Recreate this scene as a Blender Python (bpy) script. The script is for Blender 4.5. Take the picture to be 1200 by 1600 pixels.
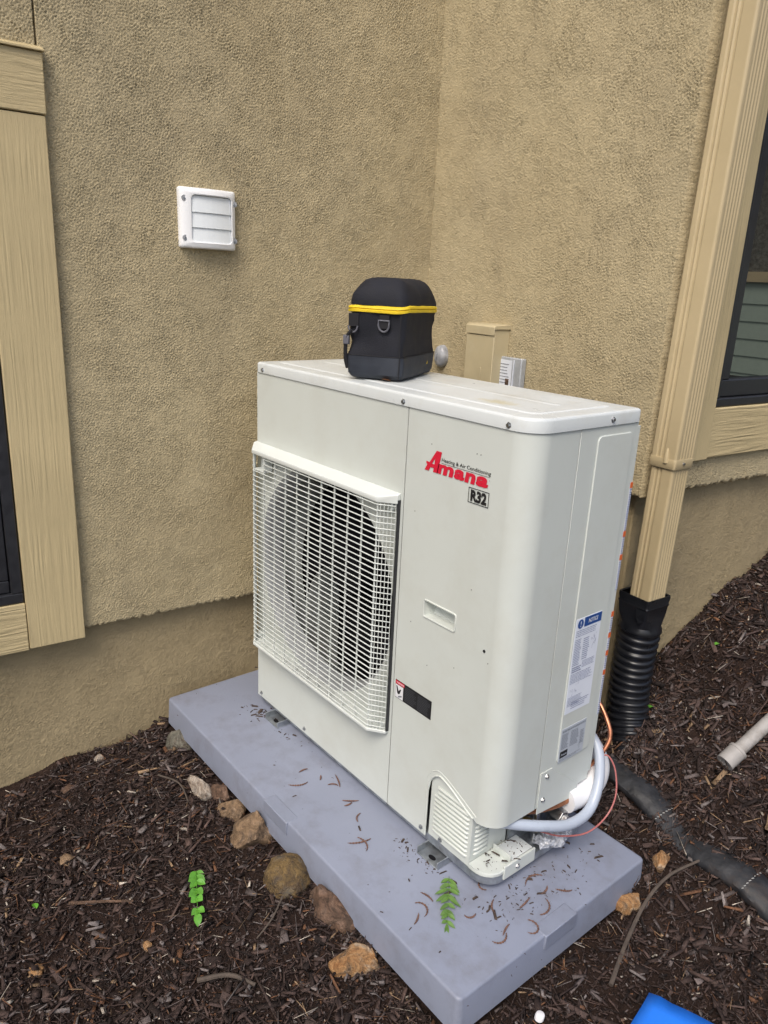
import bpy, bmesh, math, random
import numpy as np
from mathutils import Matrix, Vector, noise

for o in list(bpy.data.objects):
    bpy.data.objects.remove(o, do_unlink=True)
scene = bpy.context.scene
COL = scene.collection

# ------------------------------------------------------------------ camera
Rm = ((0.6297003, 0.7754906, 0.04573681),
      (0.25410256, -0.14997983, -0.95547786),
      (-0.7341045, 0.61328654, -0.29149649))
CAM = (1.76391618, -1.0133441, 1.20244349)
cam = bpy.data.cameras.new('camera')
cam.sensor_fit = 'HORIZONTAL'
cam.sensor_width = 36.0
cam.lens = 36.0 * 1171.43 / 1200.0
cam.clip_start = 0.02
cam.clip_end = 500
co = bpy.data.objects.new('camera', cam)
COL.objects.link(co)
m = Matrix.Identity(4)
for i in range(3):
    m[i][0] = Rm[0][i]; m[i][1] = -Rm[1][i]; m[i][2] = -Rm[2][i]; m[i][3] = CAM[i]
co.matrix_world = m
scene.camera = co

# ------------------------------------------------------------------ world, sun, exposure
SUN_EL = math.radians(52)
SUN_AZ = math.radians(-59)            # direction towards the sun, measured from +x towards +y
w = bpy.data.worlds.new('World'); scene.world = w
w.use_nodes = True
nt = w.node_tree
bg = nt.nodes['Background']
sky = nt.nodes.new('ShaderNodeTexSky')
sky.sky_type = 'NISHITA'
sky.sun_disc = False
sky.sun_elevation = SUN_EL
sky.sun_rotation = math.pi / 2 - SUN_AZ
sky.air_density = 1.0
sky.dust_density = 4.0
sky.ozone_density = 1.0
nt.links.new(sky.outputs[0], bg.inputs[0])
bg.inputs[1].default_value = 0.138
sl = bpy.data.lights.new('sun', 'SUN')
sl.energy = 1.5
sl.angle = math.radians(26)
sl.color = (1.0, 0.95, 0.87)
so = bpy.data.objects.new('sun', sl); COL.objects.link(so)
sd = Vector((math.cos(SUN_EL) * math.cos(SUN_AZ), math.cos(SUN_EL) * math.sin(SUN_AZ), math.sin(SUN_EL)))
so.rotation_euler = sd.to_track_quat('Z', 'Y').to_euler()
scene.view_settings.view_transform = 'Standard'
scene.view_settings.look = 'None'
scene.view_settings.exposure = 0.42
scene.view_settings.gamma = 1.0
scene.render.engine = 'CYCLES'

YAW = -0.0933685                      # the house stands turned a little against the unit
EX = (math.cos(YAW), math.sin(YAW)); EY = (-math.sin(YAW), math.cos(YAW))
def H2U(X, Y, Z=0.0): return Vector((EX[0]*X + EY[0]*Y, EX[1]*X + EY[1]*Y, Z))
def U2H(x, y): return EX[0]*x + EX[1]*y, EY[0]*x + EY[1]*y

# ------------------------------------------------------------------ materials
def base_mat(name):
    ma = bpy.data.materials.new(name); ma.use_nodes = True
    n = ma.node_tree.nodes; l = ma.node_tree.links
    return ma, n, l, n['Principled BSDF']

def tex_coord(n, l, scale=(1, 1, 1), kind='Object', rot=(0, 0, 0)):
    tc = n.new('ShaderNodeTexCoord'); mp = n.new('ShaderNodeMapping')
    mp.inputs['Scale'].default_value = scale
    mp.inputs['Rotation'].default_value = rot
    l.new(tc.outputs[kind], mp.inputs['Vector'])
    return mp.outputs[0]

def noise_tex(n, l, vec, scale, detail=3, rough=0.55, dist=0.0):
    t = n.new('ShaderNodeTexNoise')
    t.inputs['Scale'].default_value = scale; t.inputs['Detail'].default_value = detail
    t.inputs['Roughness'].default_value = rough; t.inputs['Distortion'].default_value = dist
    l.new(vec, t.inputs['Vector'])
    return t.outputs['Fac']

def ramp(n, l, fac, stops):
    r = n.new('ShaderNodeValToRGB')
    el = r.color_ramp.elements
    while len(el) < len(stops): el.new(0.5)
    for e, (p, c) in zip(el, stops):
        e.position = p; e.color = (*c, 1) if len(c) == 3 else c
    l.new(fac, r.inputs[0])
    return r.outputs[0]

def mixc(n, l, fac, a, b, mode='MIX'):
    mx = n.new('ShaderNodeMix'); mx.data_type = 'RGBA'; mx.blend_type = mode
    for sock, v in ((mx.inputs[0], fac), (mx.inputs[6], a), (mx.inputs[7], b)):
        if hasattr(v, 'is_output') or isinstance(v, bpy.types.NodeSocket): l.new(v, sock)
        elif isinstance(v, (int, float)): sock.default_value = v
        else: sock.default_value = (*v, 1)
    return mx.outputs[2]

def math_node(n, l, op, a, b):
    mm = n.new('ShaderNodeMath'); mm.operation = op
    for s, v in ((mm.inputs[0], a), (mm.inputs[1], b)):
        if isinstance(v, bpy.types.NodeSocket): l.new(v, s)
        else: s.default_value = v
    return mm.outputs[0]

def bump(n, l, p, height, strength, distance, prev=None):
    b = n.new('ShaderNodeBump')
    b.inputs['Strength'].default_value = strength; b.inputs['Distance'].default_value = distance
    l.new(height, b.inputs['Height'])
    if prev is not None: l.new(prev, b.inputs['Normal'])
    l.new(b.outputs[0], p.inputs['Normal'])
    return b.outputs[0]

def simple(name, col, rough=0.5, metal=0.0, spec=0.5, var=0.0, vscale=20, bumpd=0.0, bscale=200, dirt=None, dscale=6, damt=0.5, dlo=0.52):
    ma, n, l, p = base_mat(name)
    p.inputs['Roughness'].default_value = rough; p.inputs['Metallic'].default_value = metal
    p.inputs['Specular IOR Level'].default_value = spec
    vec = tex_coord(n, l)
    if var > 0 or dirt:
        f = noise_tex(n, l, vec, vscale, 4)
        c = ramp(n, l, f, [(0.3, [x*(1-var) for x in col]), (0.7, [min(1, x*(1+var)) for x in col])])
        if dirt:
            f2 = noise_tex(n, l, vec, dscale, 8, 0.7)
            k = ramp(n, l, f2, [(dlo, (0, 0, 0)), (dlo+0.23, (damt, damt, damt))])
            c = mixc(n, l, k, c, dirt)
        l.new(c, p.inputs['Base Color'])
        rr = ramp(n, l, f, [(0.3, (max(0, rough-0.08),)*3), (0.7, (min(1, rough+0.08),)*3)])
        l.new(rr, p.inputs['Roughness'])
    else:
        p.inputs['Base Color'].default_value = (*col, 1)
    if bumpd > 0:
        bump(n, l, p, noise_tex(n, l, vec, bscale, 4), 1.0, bumpd)
    return ma

def stucco_mat(name, c0, c1, depth=0.004, fine=150):
    ma, n, l, p = base_mat(name)
    p.inputs['Roughness'].default_value = 0.9; p.inputs['Specular IOR Level'].default_value = 0.25
    vec = tex_coord(n, l)
    big = noise_tex(n, l, vec, 2.3, 5, 0.6)
    mid = noise_tex(n, l, vec, 14, 4, 0.6, 0.8)
    grain = noise_tex(n, l, vec, fine, 5, 0.62, 1.4)
    c = ramp(n, l, big, [(0.3, c0), (0.72, c1)])
    c = mixc(n, l, ramp(n, l, mid, [(0.35, (0, 0, 0)), (0.8, (0.35, 0.35, 0.35))]), c, [x*0.82 for x in c0])
    st_ = noise_tex(n, l, tex_coord(n, l, (1, 1, .35)), 3.5, 7, 0.68, 0.6)
    c = mixc(n, l, ramp(n, l, st_, [(0.50, (0, 0, 0)), (0.72, (0.32,)*3)]), c, (c0[0]*.66, c0[1]*.68, c0[2]*.78))
    l.new(c, p.inputs['Base Color'])
    vor = n.new('ShaderNodeTexVoronoi'); vor.inputs['Scale'].default_value = fine*0.9
    vor.inputs['Randomness'].default_value = 1.0
    wv = n.new('ShaderNodeVectorMath'); wv.operation = 'ADD'
    nz = n.new('ShaderNodeTexNoise'); nz.inputs['Scale'].default_value = 40; l.new(vec, nz.inputs['Vector'])
    sc = n.new('ShaderNodeVectorMath'); sc.operation = 'SCALE'; sc.inputs['Scale'].default_value = 0.02
    l.new(nz.outputs['Color'], sc.inputs[0]); l.new(vec, wv.inputs[0]); l.new(sc.outputs[0], wv.inputs[1])
    l.new(wv.outputs[0], vor.inputs['Vector'])
    swirl = noise_tex(n, l, vec, 26, 3, 0.6, 2.0)
    amp = ramp(n, l, mid, [(0.25, (0.45,)*3), (0.7, (1, 1, 1))])
    hgt = math_node(n, l, 'MULTIPLY', grain, amp)
    hgt = math_node(n, l, 'SUBTRACT', hgt, math_node(n, l, 'MULTIPLY', vor.outputs['Distance'], 0.35))
    hgt = math_node(n, l, 'ADD', hgt, math_node(n, l, 'MULTIPLY', swirl, 0.5))
    bump(n, l, p, hgt, 1.0, depth)
    return ma

def wood_mat(name, col, vertical, depth=0.0011):
    ma, n, l, p = base_mat(name)
    p.inputs['Roughness'].default_value = 0.62; p.inputs['Specular IOR Level'].default_value = 0.35
    sc = (1, 1, 0.05) if vertical else (1, 0.06, 1)
    vec = tex_coord(n, l, sc)
    vec0 = tex_coord(n, l)
    wv = n.new('ShaderNodeTexWave'); wv.wave_type = 'BANDS'
    wv.bands_direction = 'Y' if vertical else 'Z'
    wv.inputs['Scale'].default_value = 17; wv.inputs['Distortion'].default_value = 14
    wv.inputs['Detail'].default_value = 3; wv.inputs['Detail Scale'].default_value = 1.6
    l.new(vec, wv.inputs['Vector'])
    g = noise_tex(n, l, vec, 160, 5, 0.7, 0.6)
    cross = noise_tex(n, l, vec0, 60, 4, 0.6, 1.0)
    patch = ramp(n, l, noise_tex(n, l, vec0, 7, 3), [(0.35, (0.1,)*3), (0.65, (1, 1, 1))])
    hgt = math_node(n, l, 'MULTIPLY', math_node(n, l, 'MULTIPLY', wv.outputs['Fac'], .55), patch)
    hgt = math_node(n, l, 'ADD', hgt, math_node(n, l, 'MULTIPLY', g, 0.9))
    hgt = math_node(n, l, 'ADD', hgt, math_node(n, l, 'MULTIPLY', cross, 0.35))
    f = noise_tex(n, l, vec0, 5, 5)
    c = ramp(n, l, f, [(0.3, [x*0.92 for x in col]), (0.7, [x*1.05 for x in col])])
    l.new(c, p.inputs['Base Color'])
    bump(n, l, p, hgt, 1.0, depth)
    return ma

M = {}
M['stucco'] = stucco_mat('stucco', (0.440, 0.364, 0.222), (0.500, 0.424, 0.268), depth=0.0026)
M['foundation'] = stucco_mat('foundation_coat', (0.330, 0.265, 0.155), (0.395, 0.320, 0.195), depth=0.0016, fine=90)
M['trim_v'] = wood_mat('trim_vertical', (0.51, 0.415, 0.235), True, .0014)
M['trim_h'] = wood_mat('trim_horizontal', (0.51, 0.415, 0.235), False, .0024)
M['downspout'] = simple('downspout_paint', (0.50, 0.405, 0.24), 0.42, var=0.06, vscale=9, bumpd=0.0002, bscale=40, dirt=(0.36, 0.29, 0.18), dscale=9, damt=0.35)
M['frame'] = simple('window_frame', (0.022, 0.023, 0.027), 0.38, var=0.15, vscale=40)
M['glass'] = simple('window_glass', (0.012, 0.016, 0.016), 0.015, spec=1.0)
M['glass'].node_tree.nodes['Principled BSDF'].inputs['IOR'].default_value = 1.9
M['paint'] = simple('unit_paint', (0.575, 0.610, 0.575), 0.36, spec=0.45, var=0.02, vscale=6, bumpd=0.00012, bscale=30, dirt=(0.40, 0.38, 0.30), dscale=4.5, damt=0.22, dlo=0.48)
M['lid'] = simple('lid_paint', (0.61, 0.645, 0.645), 0.33, spec=0.5, var=0.03, vscale=8, dirt=(0.42, 0.39, 0.30), dscale=9, damt=0.40)
def smudge(ma, centre, col):
    n = ma.node_tree.nodes; l = ma.node_tree.links; p = n['Principled BSDF']
    old = p.inputs['Base Color'].links[0].from_socket
    tc = n.new('ShaderNodeTexCoord'); mp = n.new('ShaderNodeMapping'); mp.inputs['Location'].default_value = centre; mp.vector_type = 'TEXTURE'; mp.inputs['Scale'].default_value = (.065, .035, 1)
    l.new(tc.outputs['Object'], mp.inputs[0])
    ln = n.new('ShaderNodeVectorMath'); ln.operation = 'LENGTH'; l.new(mp.outputs[0], ln.inputs[0])
    nz = noise_tex(n, l, tc.outputs['Object'], 70, 5, .7)
    v = math_node(n, l, 'ADD', ln.outputs['Value'], math_node(n, l, 'MULTIPLY', math_node(n, l, 'SUBTRACT', nz, .5), 1.8))
    k = ramp(n, l, v, [(0.25, (0.55,)*3), (0.9, (0, 0, 0))])
    l.new(mixc(n, l, k, old, col), p.inputs['Base Color'])
smudge(M['lid'], (.778, .085, 1.02), (0.50, 0.43, 0.20))
M['grille'] = simple('grille_plastic', (0.62, 0.655, 0.63), 0.42, var=0.03, vscale=10)
M['shroud'] = simple('shroud_plastic', (0.33, 0.345, 0.355), 0.5, var=0.04)
M['dark'] = simple('dark_interior', (0.007, 0.007, 0.009), 0.8, spec=0.15)
M['blade'] = simple('fan_blade', (0.006, 0.006, 0.008), 0.8, spec=0.15)
M['seam'] = simple('dot_grey', (0.10, 0.10, 0.095), 0.7)  # even dark grey for the small dots on the cover
M['zinc'] = simple('zinc_screw', (0.46, 0.47, 0.48), 0.32, metal=1.0, var=0.1, vscale=90)
M['galv'] = simple('galvanised_steel', (0.40, 0.43, 0.46), 0.42, metal=0.85, var=0.25, vscale=45, dirt=(0.12, 0.10, 0.08), dscale=30, damt=0.6)
M['red'] = simple('logo_red', (0.62, 0.012, 0.04), 0.4)
M['ink'] = simple('black_ink', (0.012, 0.012, 0.014), 0.45)
M['white'] = simple('white_print', (0.72, 0.73, 0.75), 0.5)
M['labelwhite'] = simple('label_paper', (0.72, 0.76, 0.83), 0.42, var=0.02)
M['labelgrey'] = simple('rating_plate', (0.46, 0.50, 0.55), 0.35, var=0.04)
M['blue'] = simple('notice_blue', (0.02, 0.075, 0.27), 0.4)
M['inkblue'] = simple('fine_print', (0.14, 0.17, 0.30), 0.5)
M['inkgrey'] = simple('grey_print', (0.15, 0.165, 0.20), 0.5)
M['inkdim'] = simple('dim_print', (0.075, 0.08, 0.09), 0.5)
M['orange'] = simple('orange_print', (0.65, 0.13, 0.03), 0.45)
M['pad'] = simple('pad_plastic', (0.226, 0.250, 0.322), 0.45, spec=0.45, var=0.06, vscale=4, bumpd=0.0005, bscale=160, dirt=(0.125, 0.115, 0.115), dscale=9, damt=0.45, dlo=0.50)
M['fabric'] = simple('bag_fabric', (0.014, 0.015, 0.021), 0.75, spec=0.3, var=0.2, vscale=30, bumpd=0.0010, bscale=500)
M['fabric2'] = simple('bag_base_fabric', (0.026, 0.031, 0.042), 0.62, spec=0.35, var=0.15, vscale=30, bumpd=0.0003, bscale=700)
M['yellow'] = simple('zipper_yellow', (0.78, 0.56, 0.02), 0.6, var=0.1, vscale=60, bumpd=0.0006, bscale=500)
M['ring'] = simple('ring_grey', (0.12, 0.12, 0.14), 0.35)
M['webbing'] = simple('webbing', (0.010, 0.010, 0.013), 0.85)
M['ventwhite'] = simple('vent_white', (0.84, 0.85, 0.86), 0.35, var=0.02)
M['ventflap'] = simple('vent_flap', (0.74, 0.78, 0.80), 0.4, var=0.03)
M['boxpaint'] = simple('box_paint', (0.47, 0.40, 0.25), 0.5, var=0.07, vscale=14, dirt=(0.55, 0.50, 0.36), dscale=12, damt=0.4)
M['pouch'] = simple('pouch_plastic', (0.36, 0.38, 0.40), 0.12, spec=0.6, var=0.2, vscale=25)
M['blackplastic'] = simple('black_plastic', (0.011, 0.012, 0.015), 0.33, spec=0.5, var=0.2, vscale=25)
M['pvc'] = simple('weathered_pvc', (0.33, 0.315, 0.30), 0.6, var=0.1, vscale=40, dirt=(0.16, 0.13, 0.10), dscale=16, damt=0.7, bumpd=0.0003, bscale=200)
M['bluesheet'] = simple('blue_plastic', (0.02, 0.19, 0.80), 0.35, var=0.06)
M['cap'] = simple('white_cap', (0.70, 0.70, 0.72), 0.4)
M['conduit'] = simple('conduit_grey', (0.40, 0.45, 0.53), 0.33, var=0.03)
M['copper'] = simple('copper', (0.72, 0.30, 0.17), 0.36, metal=0.9, var=0.25, vscale=60)
M['coppero'] = simple('old_copper', (0.36, 0.15, 0.07), 0.5, metal=0.6, var=0.35, vscale=50)
M['insul'] = simple('white_insulation', (0.72, 0.73, 0.75), 0.6, var=0.03)
M['wire'] = simple('pink_wire', (0.42, 0.14, 0.13), 0.4)
M['brass'] = simple('brass', (0.45, 0.32, 0.12), 0.4, metal=0.8, var=0.2)
M['shrink'] = simple('crumpled_plastic', (0.40, 0.42, 0.46), 0.15, spec=0.7, var=0.5, vscale=60, bumpd=0.004, bscale=60)
M['fabricpipe'] = simple('drain_sock', (0.017, 0.018, 0.021), 0.62, var=0.5, vscale=30, bumpd=0.002, bscale=70, dirt=(0.05, 0.036, 0.028), dscale=18, damt=0.9)
M['thread'] = simple('seam_thread', (0.34, 0.34, 0.33), 0.7)
M['twig'] = simple('twig_bark', (0.075, 0.058, 0.046), 0.85, var=0.3, vscale=60, bumpd=0.001, bscale=150)
M['catkin'] = simple('catkin_brown', (0.14, 0.075, 0.055), 0.9, var=0.4, vscale=150)
M['leaf'] = simple('fresh_leaf', (0.09, 0.27, 0.028), 0.45, var=0.25, vscale=60)
M['leaf2'] = simple('frond_leaf', (0.085, 0.17, 0.03), 0.5, var=0.3, vscale=60)
M['deadleaf'] = simple('dead_leaf', (0.20, 0.085, 0.035), 0.8, var=0.3, vscale=60)
M['crumb'] = simple('crumbs', (0.055, 0.038, 0.030), 0.9, var=0.5, vscale=60)
M['siding'] = simple('siding_paint', (0.34, 0.42, 0.34), 0.6, var=0.06)
M['roofing'] = simple('roof_shingle', (0.10, 0.095, 0.085), 0.9, var=0.3, vscale=6)
M['plume'] = simple('grey_cover', (0.30, 0.31, 0.33), 0.35, var=0.35, vscale=60)

def soil_mat():
    ma, n, l, p = base_mat('soil')
    p.inputs['Roughness'].default_value = 0.95; p.inputs['Specular IOR Level'].default_value = 0.2
    vec = tex_coord(n, l)
    a = noise_tex(n, l, vec, 40, 8, 0.7, 0.5); b = noise_tex(n, l, vec, 5, 4)
    c = ramp(n, l, a, [(0.3, (0.016, 0.0098, 0.0078)), (0.55, (0.034, 0.0205, 0.016)), (0.8, (0.062, 0.040, 0.031))])
    c = mixc(n, l, ramp(n, l, b, [(0.4, (0, 0, 0)), (0.7, (0.5,)*3)]), c, (0.030, 0.017, 0.012))
    l.new(c, p.inputs['Base Color'])
    bump(n, l, p, a, 1.0, 0.02)
    return ma
M['soil'] = soil_mat()

def chip_mat():
    ma, n, l, p = base_mat('mulch')
    p.inputs['Roughness'].default_value = 0.82; p.inputs['Specular IOR Level'].default_value = 0.3
    at = n.new('ShaderNodeAttribute'); at.attribute_name = 'chip_colour'
    vec = tex_coord(n, l)
    f = noise_tex(n, l, vec, 260, 4, 0.7)
    k = ramp(n, l, f, [(0.3, (0.55,)*3), (0.7, (1.35,)*3)])
    c = mixc(n, l, 1.0, at.outputs['Color'], k, 'MULTIPLY')
    l.new(c, p.inputs['Base Color'])
    bump(n, l, p, f, 0.8, 0.002)
    return ma
M['chip'] = chip_mat()

def rock_mat(name, a, b, c3):
    ma, n, l, p = base_mat(name)
    p.inputs['Roughness'].default_value = 0.85; p.inputs['Specular IOR Level'].default_value = 0.3
    vec = tex_coord(n, l)
    f = noise_tex(n, l, vec, 34, 6, 0.65, 0.6); g = noise_tex(n, l, vec, 150, 5, 0.7)
    c = ramp(n, l, f, [(0.32, a), (0.5, b), (0.68, c3)])
    c = mixc(n, l, 0.6, c, ramp(n, l, g, [(0.3, (0.45,)*3), (0.65, (1, 1, 1))]), 'MULTIPLY')
    d_ = noise_tex(n, l, vec, 26, 8, 0.75, 1.0)
    c = mixc(n, l, ramp(n, l, d_, [(0.45, (0, 0, 0)), (0.62, (0.85,)*3)]), c, (0.06, 0.042, 0.032))
    l.new(c, p.inputs['Base Color'])
    bump(n, l, p, math_node(n, l, 'ADD', g, f), 1.0, 0.007)
    return ma
M['rock_tan'] = rock_mat('rock_tan', (0.20, 0.13, 0.075), (0.33, 0.22, 0.13), (0.42, 0.30, 0.20))
M['rock_yellow'] = rock_mat('rock_yellow', (0.10, 0.075, 0.045), (0.23, 0.15, 0.06), (0.19, 0.165, 0.125))
M['rock_white'] = rock_mat('rock_white', (0.22, 0.15, 0.10), (0.52, 0.44, 0.36), (0.62, 0.57, 0.50))
M['rock_brown'] = rock_mat('rock_brown', (0.07, 0.045, 0.03), (0.20, 0.12, 0.08), (0.33, 0.22, 0.16))
M['rock_orange'] = rock_mat('rock_orange', (0.28, 0.13, 0.05), (0.48, 0.27, 0.12), (0.58, 0.46, 0.33))
M['rock_grey'] = rock_mat('rock_grey', (0.11, 0.105, 0.085), (0.20, 0.19, 0.15), (0.27, 0.25, 0.20))

# ------------------------------------------------------------------ mesh helpers
def mk(name, v, f, mat, parent=None, smooth=False, bevel=0.0, seg=2, ang=35, weld=False):
    me = bpy.data.meshes.new(name)
    me.from_pydata([tuple(p) for p in v], [], [tuple(q) for q in f])
    if weld or True:
        bm = bmesh.new(); bm.from_mesh(me)
        if weld: bmesh.ops.remove_doubles(bm, verts=bm.verts, dist=1e-5)
        bmesh.ops.recalc_face_normals(bm, faces=bm.faces)
        bm.to_mesh(me); bm.free()
    me.materials.append(M[mat])
    o = bpy.data.objects.new(name, me); COL.objects.link(o)
    if parent is not None: o.parent = parent
    if bevel > 0:
        b = o.modifiers.new('bevel', 'BEVEL'); b.width = bevel; b.segments = seg
        b.limit_method = 'ANGLE'; b.angle_limit = math.radians(ang); b.harden_normals = False
    if smooth or bevel > 0:
        for p in me.polygons: p.use_smooth = True
        try: me.set_sharp_from_angle(angle=math.radians(40))
        except Exception: pass
    return o

class MB:
    def __init__(s): s.v = []; s.f = []
    def add(s, v, f):
        k = len(s.v); s.v += [tuple(p) for p in v]; s.f += [tuple(i + k for i in q) for q in f]; return s
    def box(s, x0, x1, y0, y1, z0, z1):
        return s.add([(x0,y0,z0),(x1,y0,z0),(x1,y1,z0),(x0,y1,z0),(x0,y0,z1),(x1,y0,z1),(x1,y1,z1),(x0,y1,z1)],
                     [(0,3,2,1),(4,5,6,7),(0,1,5,4),(1,2,6,5),(2,3,7,6),(3,0,4,7)])
    def prism(s, poly, a0, a1, axis=2):
        n = len(poly)
        def P(p, a):
            return (p[0], p[1], a) if axis == 2 else ((p[0], a, p[1]) if axis == 1 else (a, p[0], p[1]))
        return s.add([P(p, a0) for p in poly] + [P(p, a1) for p in poly],
                     [tuple(range(n))[::-1], tuple(range(n, 2*n))] + [(i, (i+1) % n, n + (i+1) % n, n + i) for i in range(n)])
    def loft(s, rings, cap0=True, cap1=True, closed=True):
        n = len(rings[0]); v = [p for r in rings for p in r]; f = []
        for k in range(len(rings) - 1):
            for i in range(n if closed else n - 1):
                j = (i + 1) % n
                f.append((k*n+i, k*n+j, (k+1)*n+j, (k+1)*n+i))
        if cap0: f.append(tuple(range(n))[::-1])
        if cap1: f.append(tuple(range((len(rings)-1)*n, len(rings)*n)))
        return s.add(v, f)
    def tube(s, path, r, n=10, cap=True, phase=0.0):
        P = [Vector(p) for p in path]
        rs = r if isinstance(r, (list, tuple)) else [r]*len(P)
        rings = []; up = None
        for i, p in enumerate(P):
            t = (P[min(i+1, len(P)-1)] - P[max(i-1, 0)]).normalized()
            if up is None:
                up = t.orthogonal().normalized()
            up = (up - t*up.dot(t)).normalized(); bi = t.cross(up)
            rings.append([p + (up*math.cos(phase + 2*math.pi*k/n) + bi*math.sin(phase + 2*math.pi*k/n))*rs[i] for k in range(n)])
        return s.loft(rings, cap, cap)
    def build(s, name, mat, parent=None, **k):
        return mk(name, s.v, s.f, mat, parent, **k)

def catmull(pts, k=8):
    P = [Vector(p) for p in pts]; P = [P[0]*2 - P[1]] + P + [P[-1]*2 - P[-2]]
    out = []
    for i in range(1, len(P) - 2):
        for j in range(k):
            t = j / k
            a, b, c, d = P[i-1], P[i], P[i+1], P[i+2]
            out.append(0.5*((2*b) + (c-a)*t + (2*a-5*b+4*c-d)*t*t + (3*b-a-3*c+d)*t**3))
    out.append(P[-2]); return out

def rrect(x0, x1, y0, y1, r, n=6):
    """rounded rectangle, counter-clockwise from lower right; r = one radius or four (lr, ur, ul, ll)"""
    rr = r if isinstance(r, (list, tuple)) else [r]*4
    out = []
    for (cx, cy, a0, q) in ((x1-rr[0], y0+rr[0], -90, rr[0]), (x1-rr[1], y1-rr[1], 0, rr[1]), (x0+rr[2], y1-rr[2], 90, rr[2]), (x0+rr[3], y0+rr[3], 180, rr[3])):
        for k in range(n + 1):
            a = math.radians(a0 + 90*k/n)
            out.append((cx + q*math.cos(a), cy + q*math.sin(a)))
    return out

def empty(name, label, cat, loc=(0, 0, 0), rz=0.0, group=None):
    o = bpy.data.objects.new(name, None); COL.objects.link(o)
    o.location = loc; o.rotation_euler = (0, 0, rz); o.empty_display_size = 0.05
    tag(o, label, cat, group); return o

def tag(o, label=None, cat=None, group=None, kind=None):
    if label: o['label'] = label
    if cat: o['category'] = cat
    if group: o['group'] = group
    if kind: o['kind'] = kind
    return o

def text_2d(txt, x0, x1, y0, y1, bold=0.0, shear=0.0, keep=False):
    """font outline as triangles, fitted to a rectangle; returns 2-D points and faces"""
    cu = bpy.data.curves.new('lettering', 'FONT'); cu.body = txt; cu.size = 1.0
    cu.offset = bold; cu.resolution_u = 3; cu.fill_mode = 'FRONT'
    ob = bpy.data.objects.new('lettering', cu); COL.objects.link(ob)
    dg = bpy.context.evaluated_depsgraph_get(); dg.update()
    me = bpy.data.meshes.new_from_object(ob.evaluated_get(dg))
    v = [(p.co.x + shear*p.co.y, p.co.y) for p in me.vertices]; f = [tuple(p.vertices) for p in me.polygons]
    bpy.data.objects.remove(ob, do_unlink=True); bpy.data.curves.remove(cu); bpy.data.meshes.remove(me)
    ax = min(p[0] for p in v); bx = max(p[0] for p in v); ay = min(p[1] for p in v); by = max(p[1] for p in v)
    return [(x0 + (p[0]-ax)/(bx-ax)*(x1-x0), y0 + (p[1]-ay)/(by-ay)*(y1-y0)) for p in v], f

def print_lines(mb, place, x0, x1, y0, y1, rows, rnd, fill=0.55, wmin=0.03, wmax=0.14, ragged=True):
    dy = (y1 - y0)/rows; W = x1 - x0
    for r in range(rows):
        y = y1 - (r + 0.5)*dy; x = x0
        end = x1 - (rnd.random()*0.25*W if ragged else 0)
        while x < end:
            wd = min(end - x, W*rnd.uniform(wmin, wmax)); h = dy*fill/2
            mb.add([place(x, y-h), place(x+wd, y-h), place(x+wd, y+h), place(x, y+h)], [(0, 1, 2, 3)])
            x += wd + W*0.018

# ------------------------------------------------------------------ ground
def ground_h(x, y):
    X, Y = U2H(x, y)
    z = np.interp(Y, [-40, -3, -.7, -.2, .2, .42, .56, .70, .86, 1.03, 1.44, 2.2, 3.5, 60],
                  [-.9, -.34, -.195, -.135, -.122, -.108, -.045, .04, .15, .26, .45, .72, .62, .3])
    z = z - .06*np.maximum(0, np.minimum(X, 3) - .9) - .045*np.exp(-((x+.25)/.25)**2)*(Y < .2)*np.clip((.2-Y)/.5, 0, 1)*0.6
    z = z + .066*np.exp(-((X-.80)**2+(Y-.70)**2)/.010)
    return z
def bumps(x, y):
    return 0.011*np.sin(9.1*x+1.3*np.sin(5*y))*np.sin(7.7*y+.7) + 0.010*np.sin(23*x+2+np.sin(11*y))*np.sin(19*y+x*6) + 0.006*np.sin(51*x+11*y)*np.sin(47*y-9*x)
def gz(x, y): return float(ground_h(x, y) + bumps(x, y)*np.clip(1-(abs(x-.6)+abs(y))/30, 0, 1))

def axis_pts(a, b, step, far):
    mid = list(np.arange(a, b, step)); out = []; d = step*2; p = a
    left = []
    while p > -far: p -= d; left.append(p); d *= 1.45
    d = step*2; p = mid[-1]; right = []
    while p < far: p += d; right.append(p); d *= 1.45
    return np.array(left[::-1] + mid + right)
gx = axis_pts(-.6, 2.4, .022, 60); gy = axis_pts(-1.9, 2.6, .022, 60)
GX, GY = np.meshgrid(gx, gy)
GZ = ground_h(GX, GY) + bumps(GX, GY)*np.clip(1-(np.abs(GX-.6)+np.abs(GY))/30, 0, 1)
nx, ny = len(gx), len(gy)
idx = np.arange(nx*ny).reshape(ny, nx)
gv = np.stack([GX, GY, GZ], -1).reshape(-1, 3)
gf = np.stack([idx[:-1, :-1], idx[:-1, 1:], idx[1:, 1:], idx[1:, :-1]], -1).reshape(-1, 4)
ground = mk('ground', gv.tolist(), gf.tolist(), 'soil', smooth=True)
tag(ground, 'dark brown soil bed sloping up beside the tan house', kind='structure')

# ------------------------------------------------------------------ house
XS, XF = -.20, -.24          # left wall: face of the stucco, face of the foundation
YJ, YF = .70, .74            # return wall
X2, X2F = .725, .682         # right-hand wall with the window
TOP = 3.4
house = empty('house', 'tan stucco house corner with painted wood trim and dark windows', 'house', rz=YAW)

def rough_edge_wall(name, boxes, mat, parent):
    mb = MB()
    for b in boxes: mb.box(*b)
    return mb.build(name, mat, parent)

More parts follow.
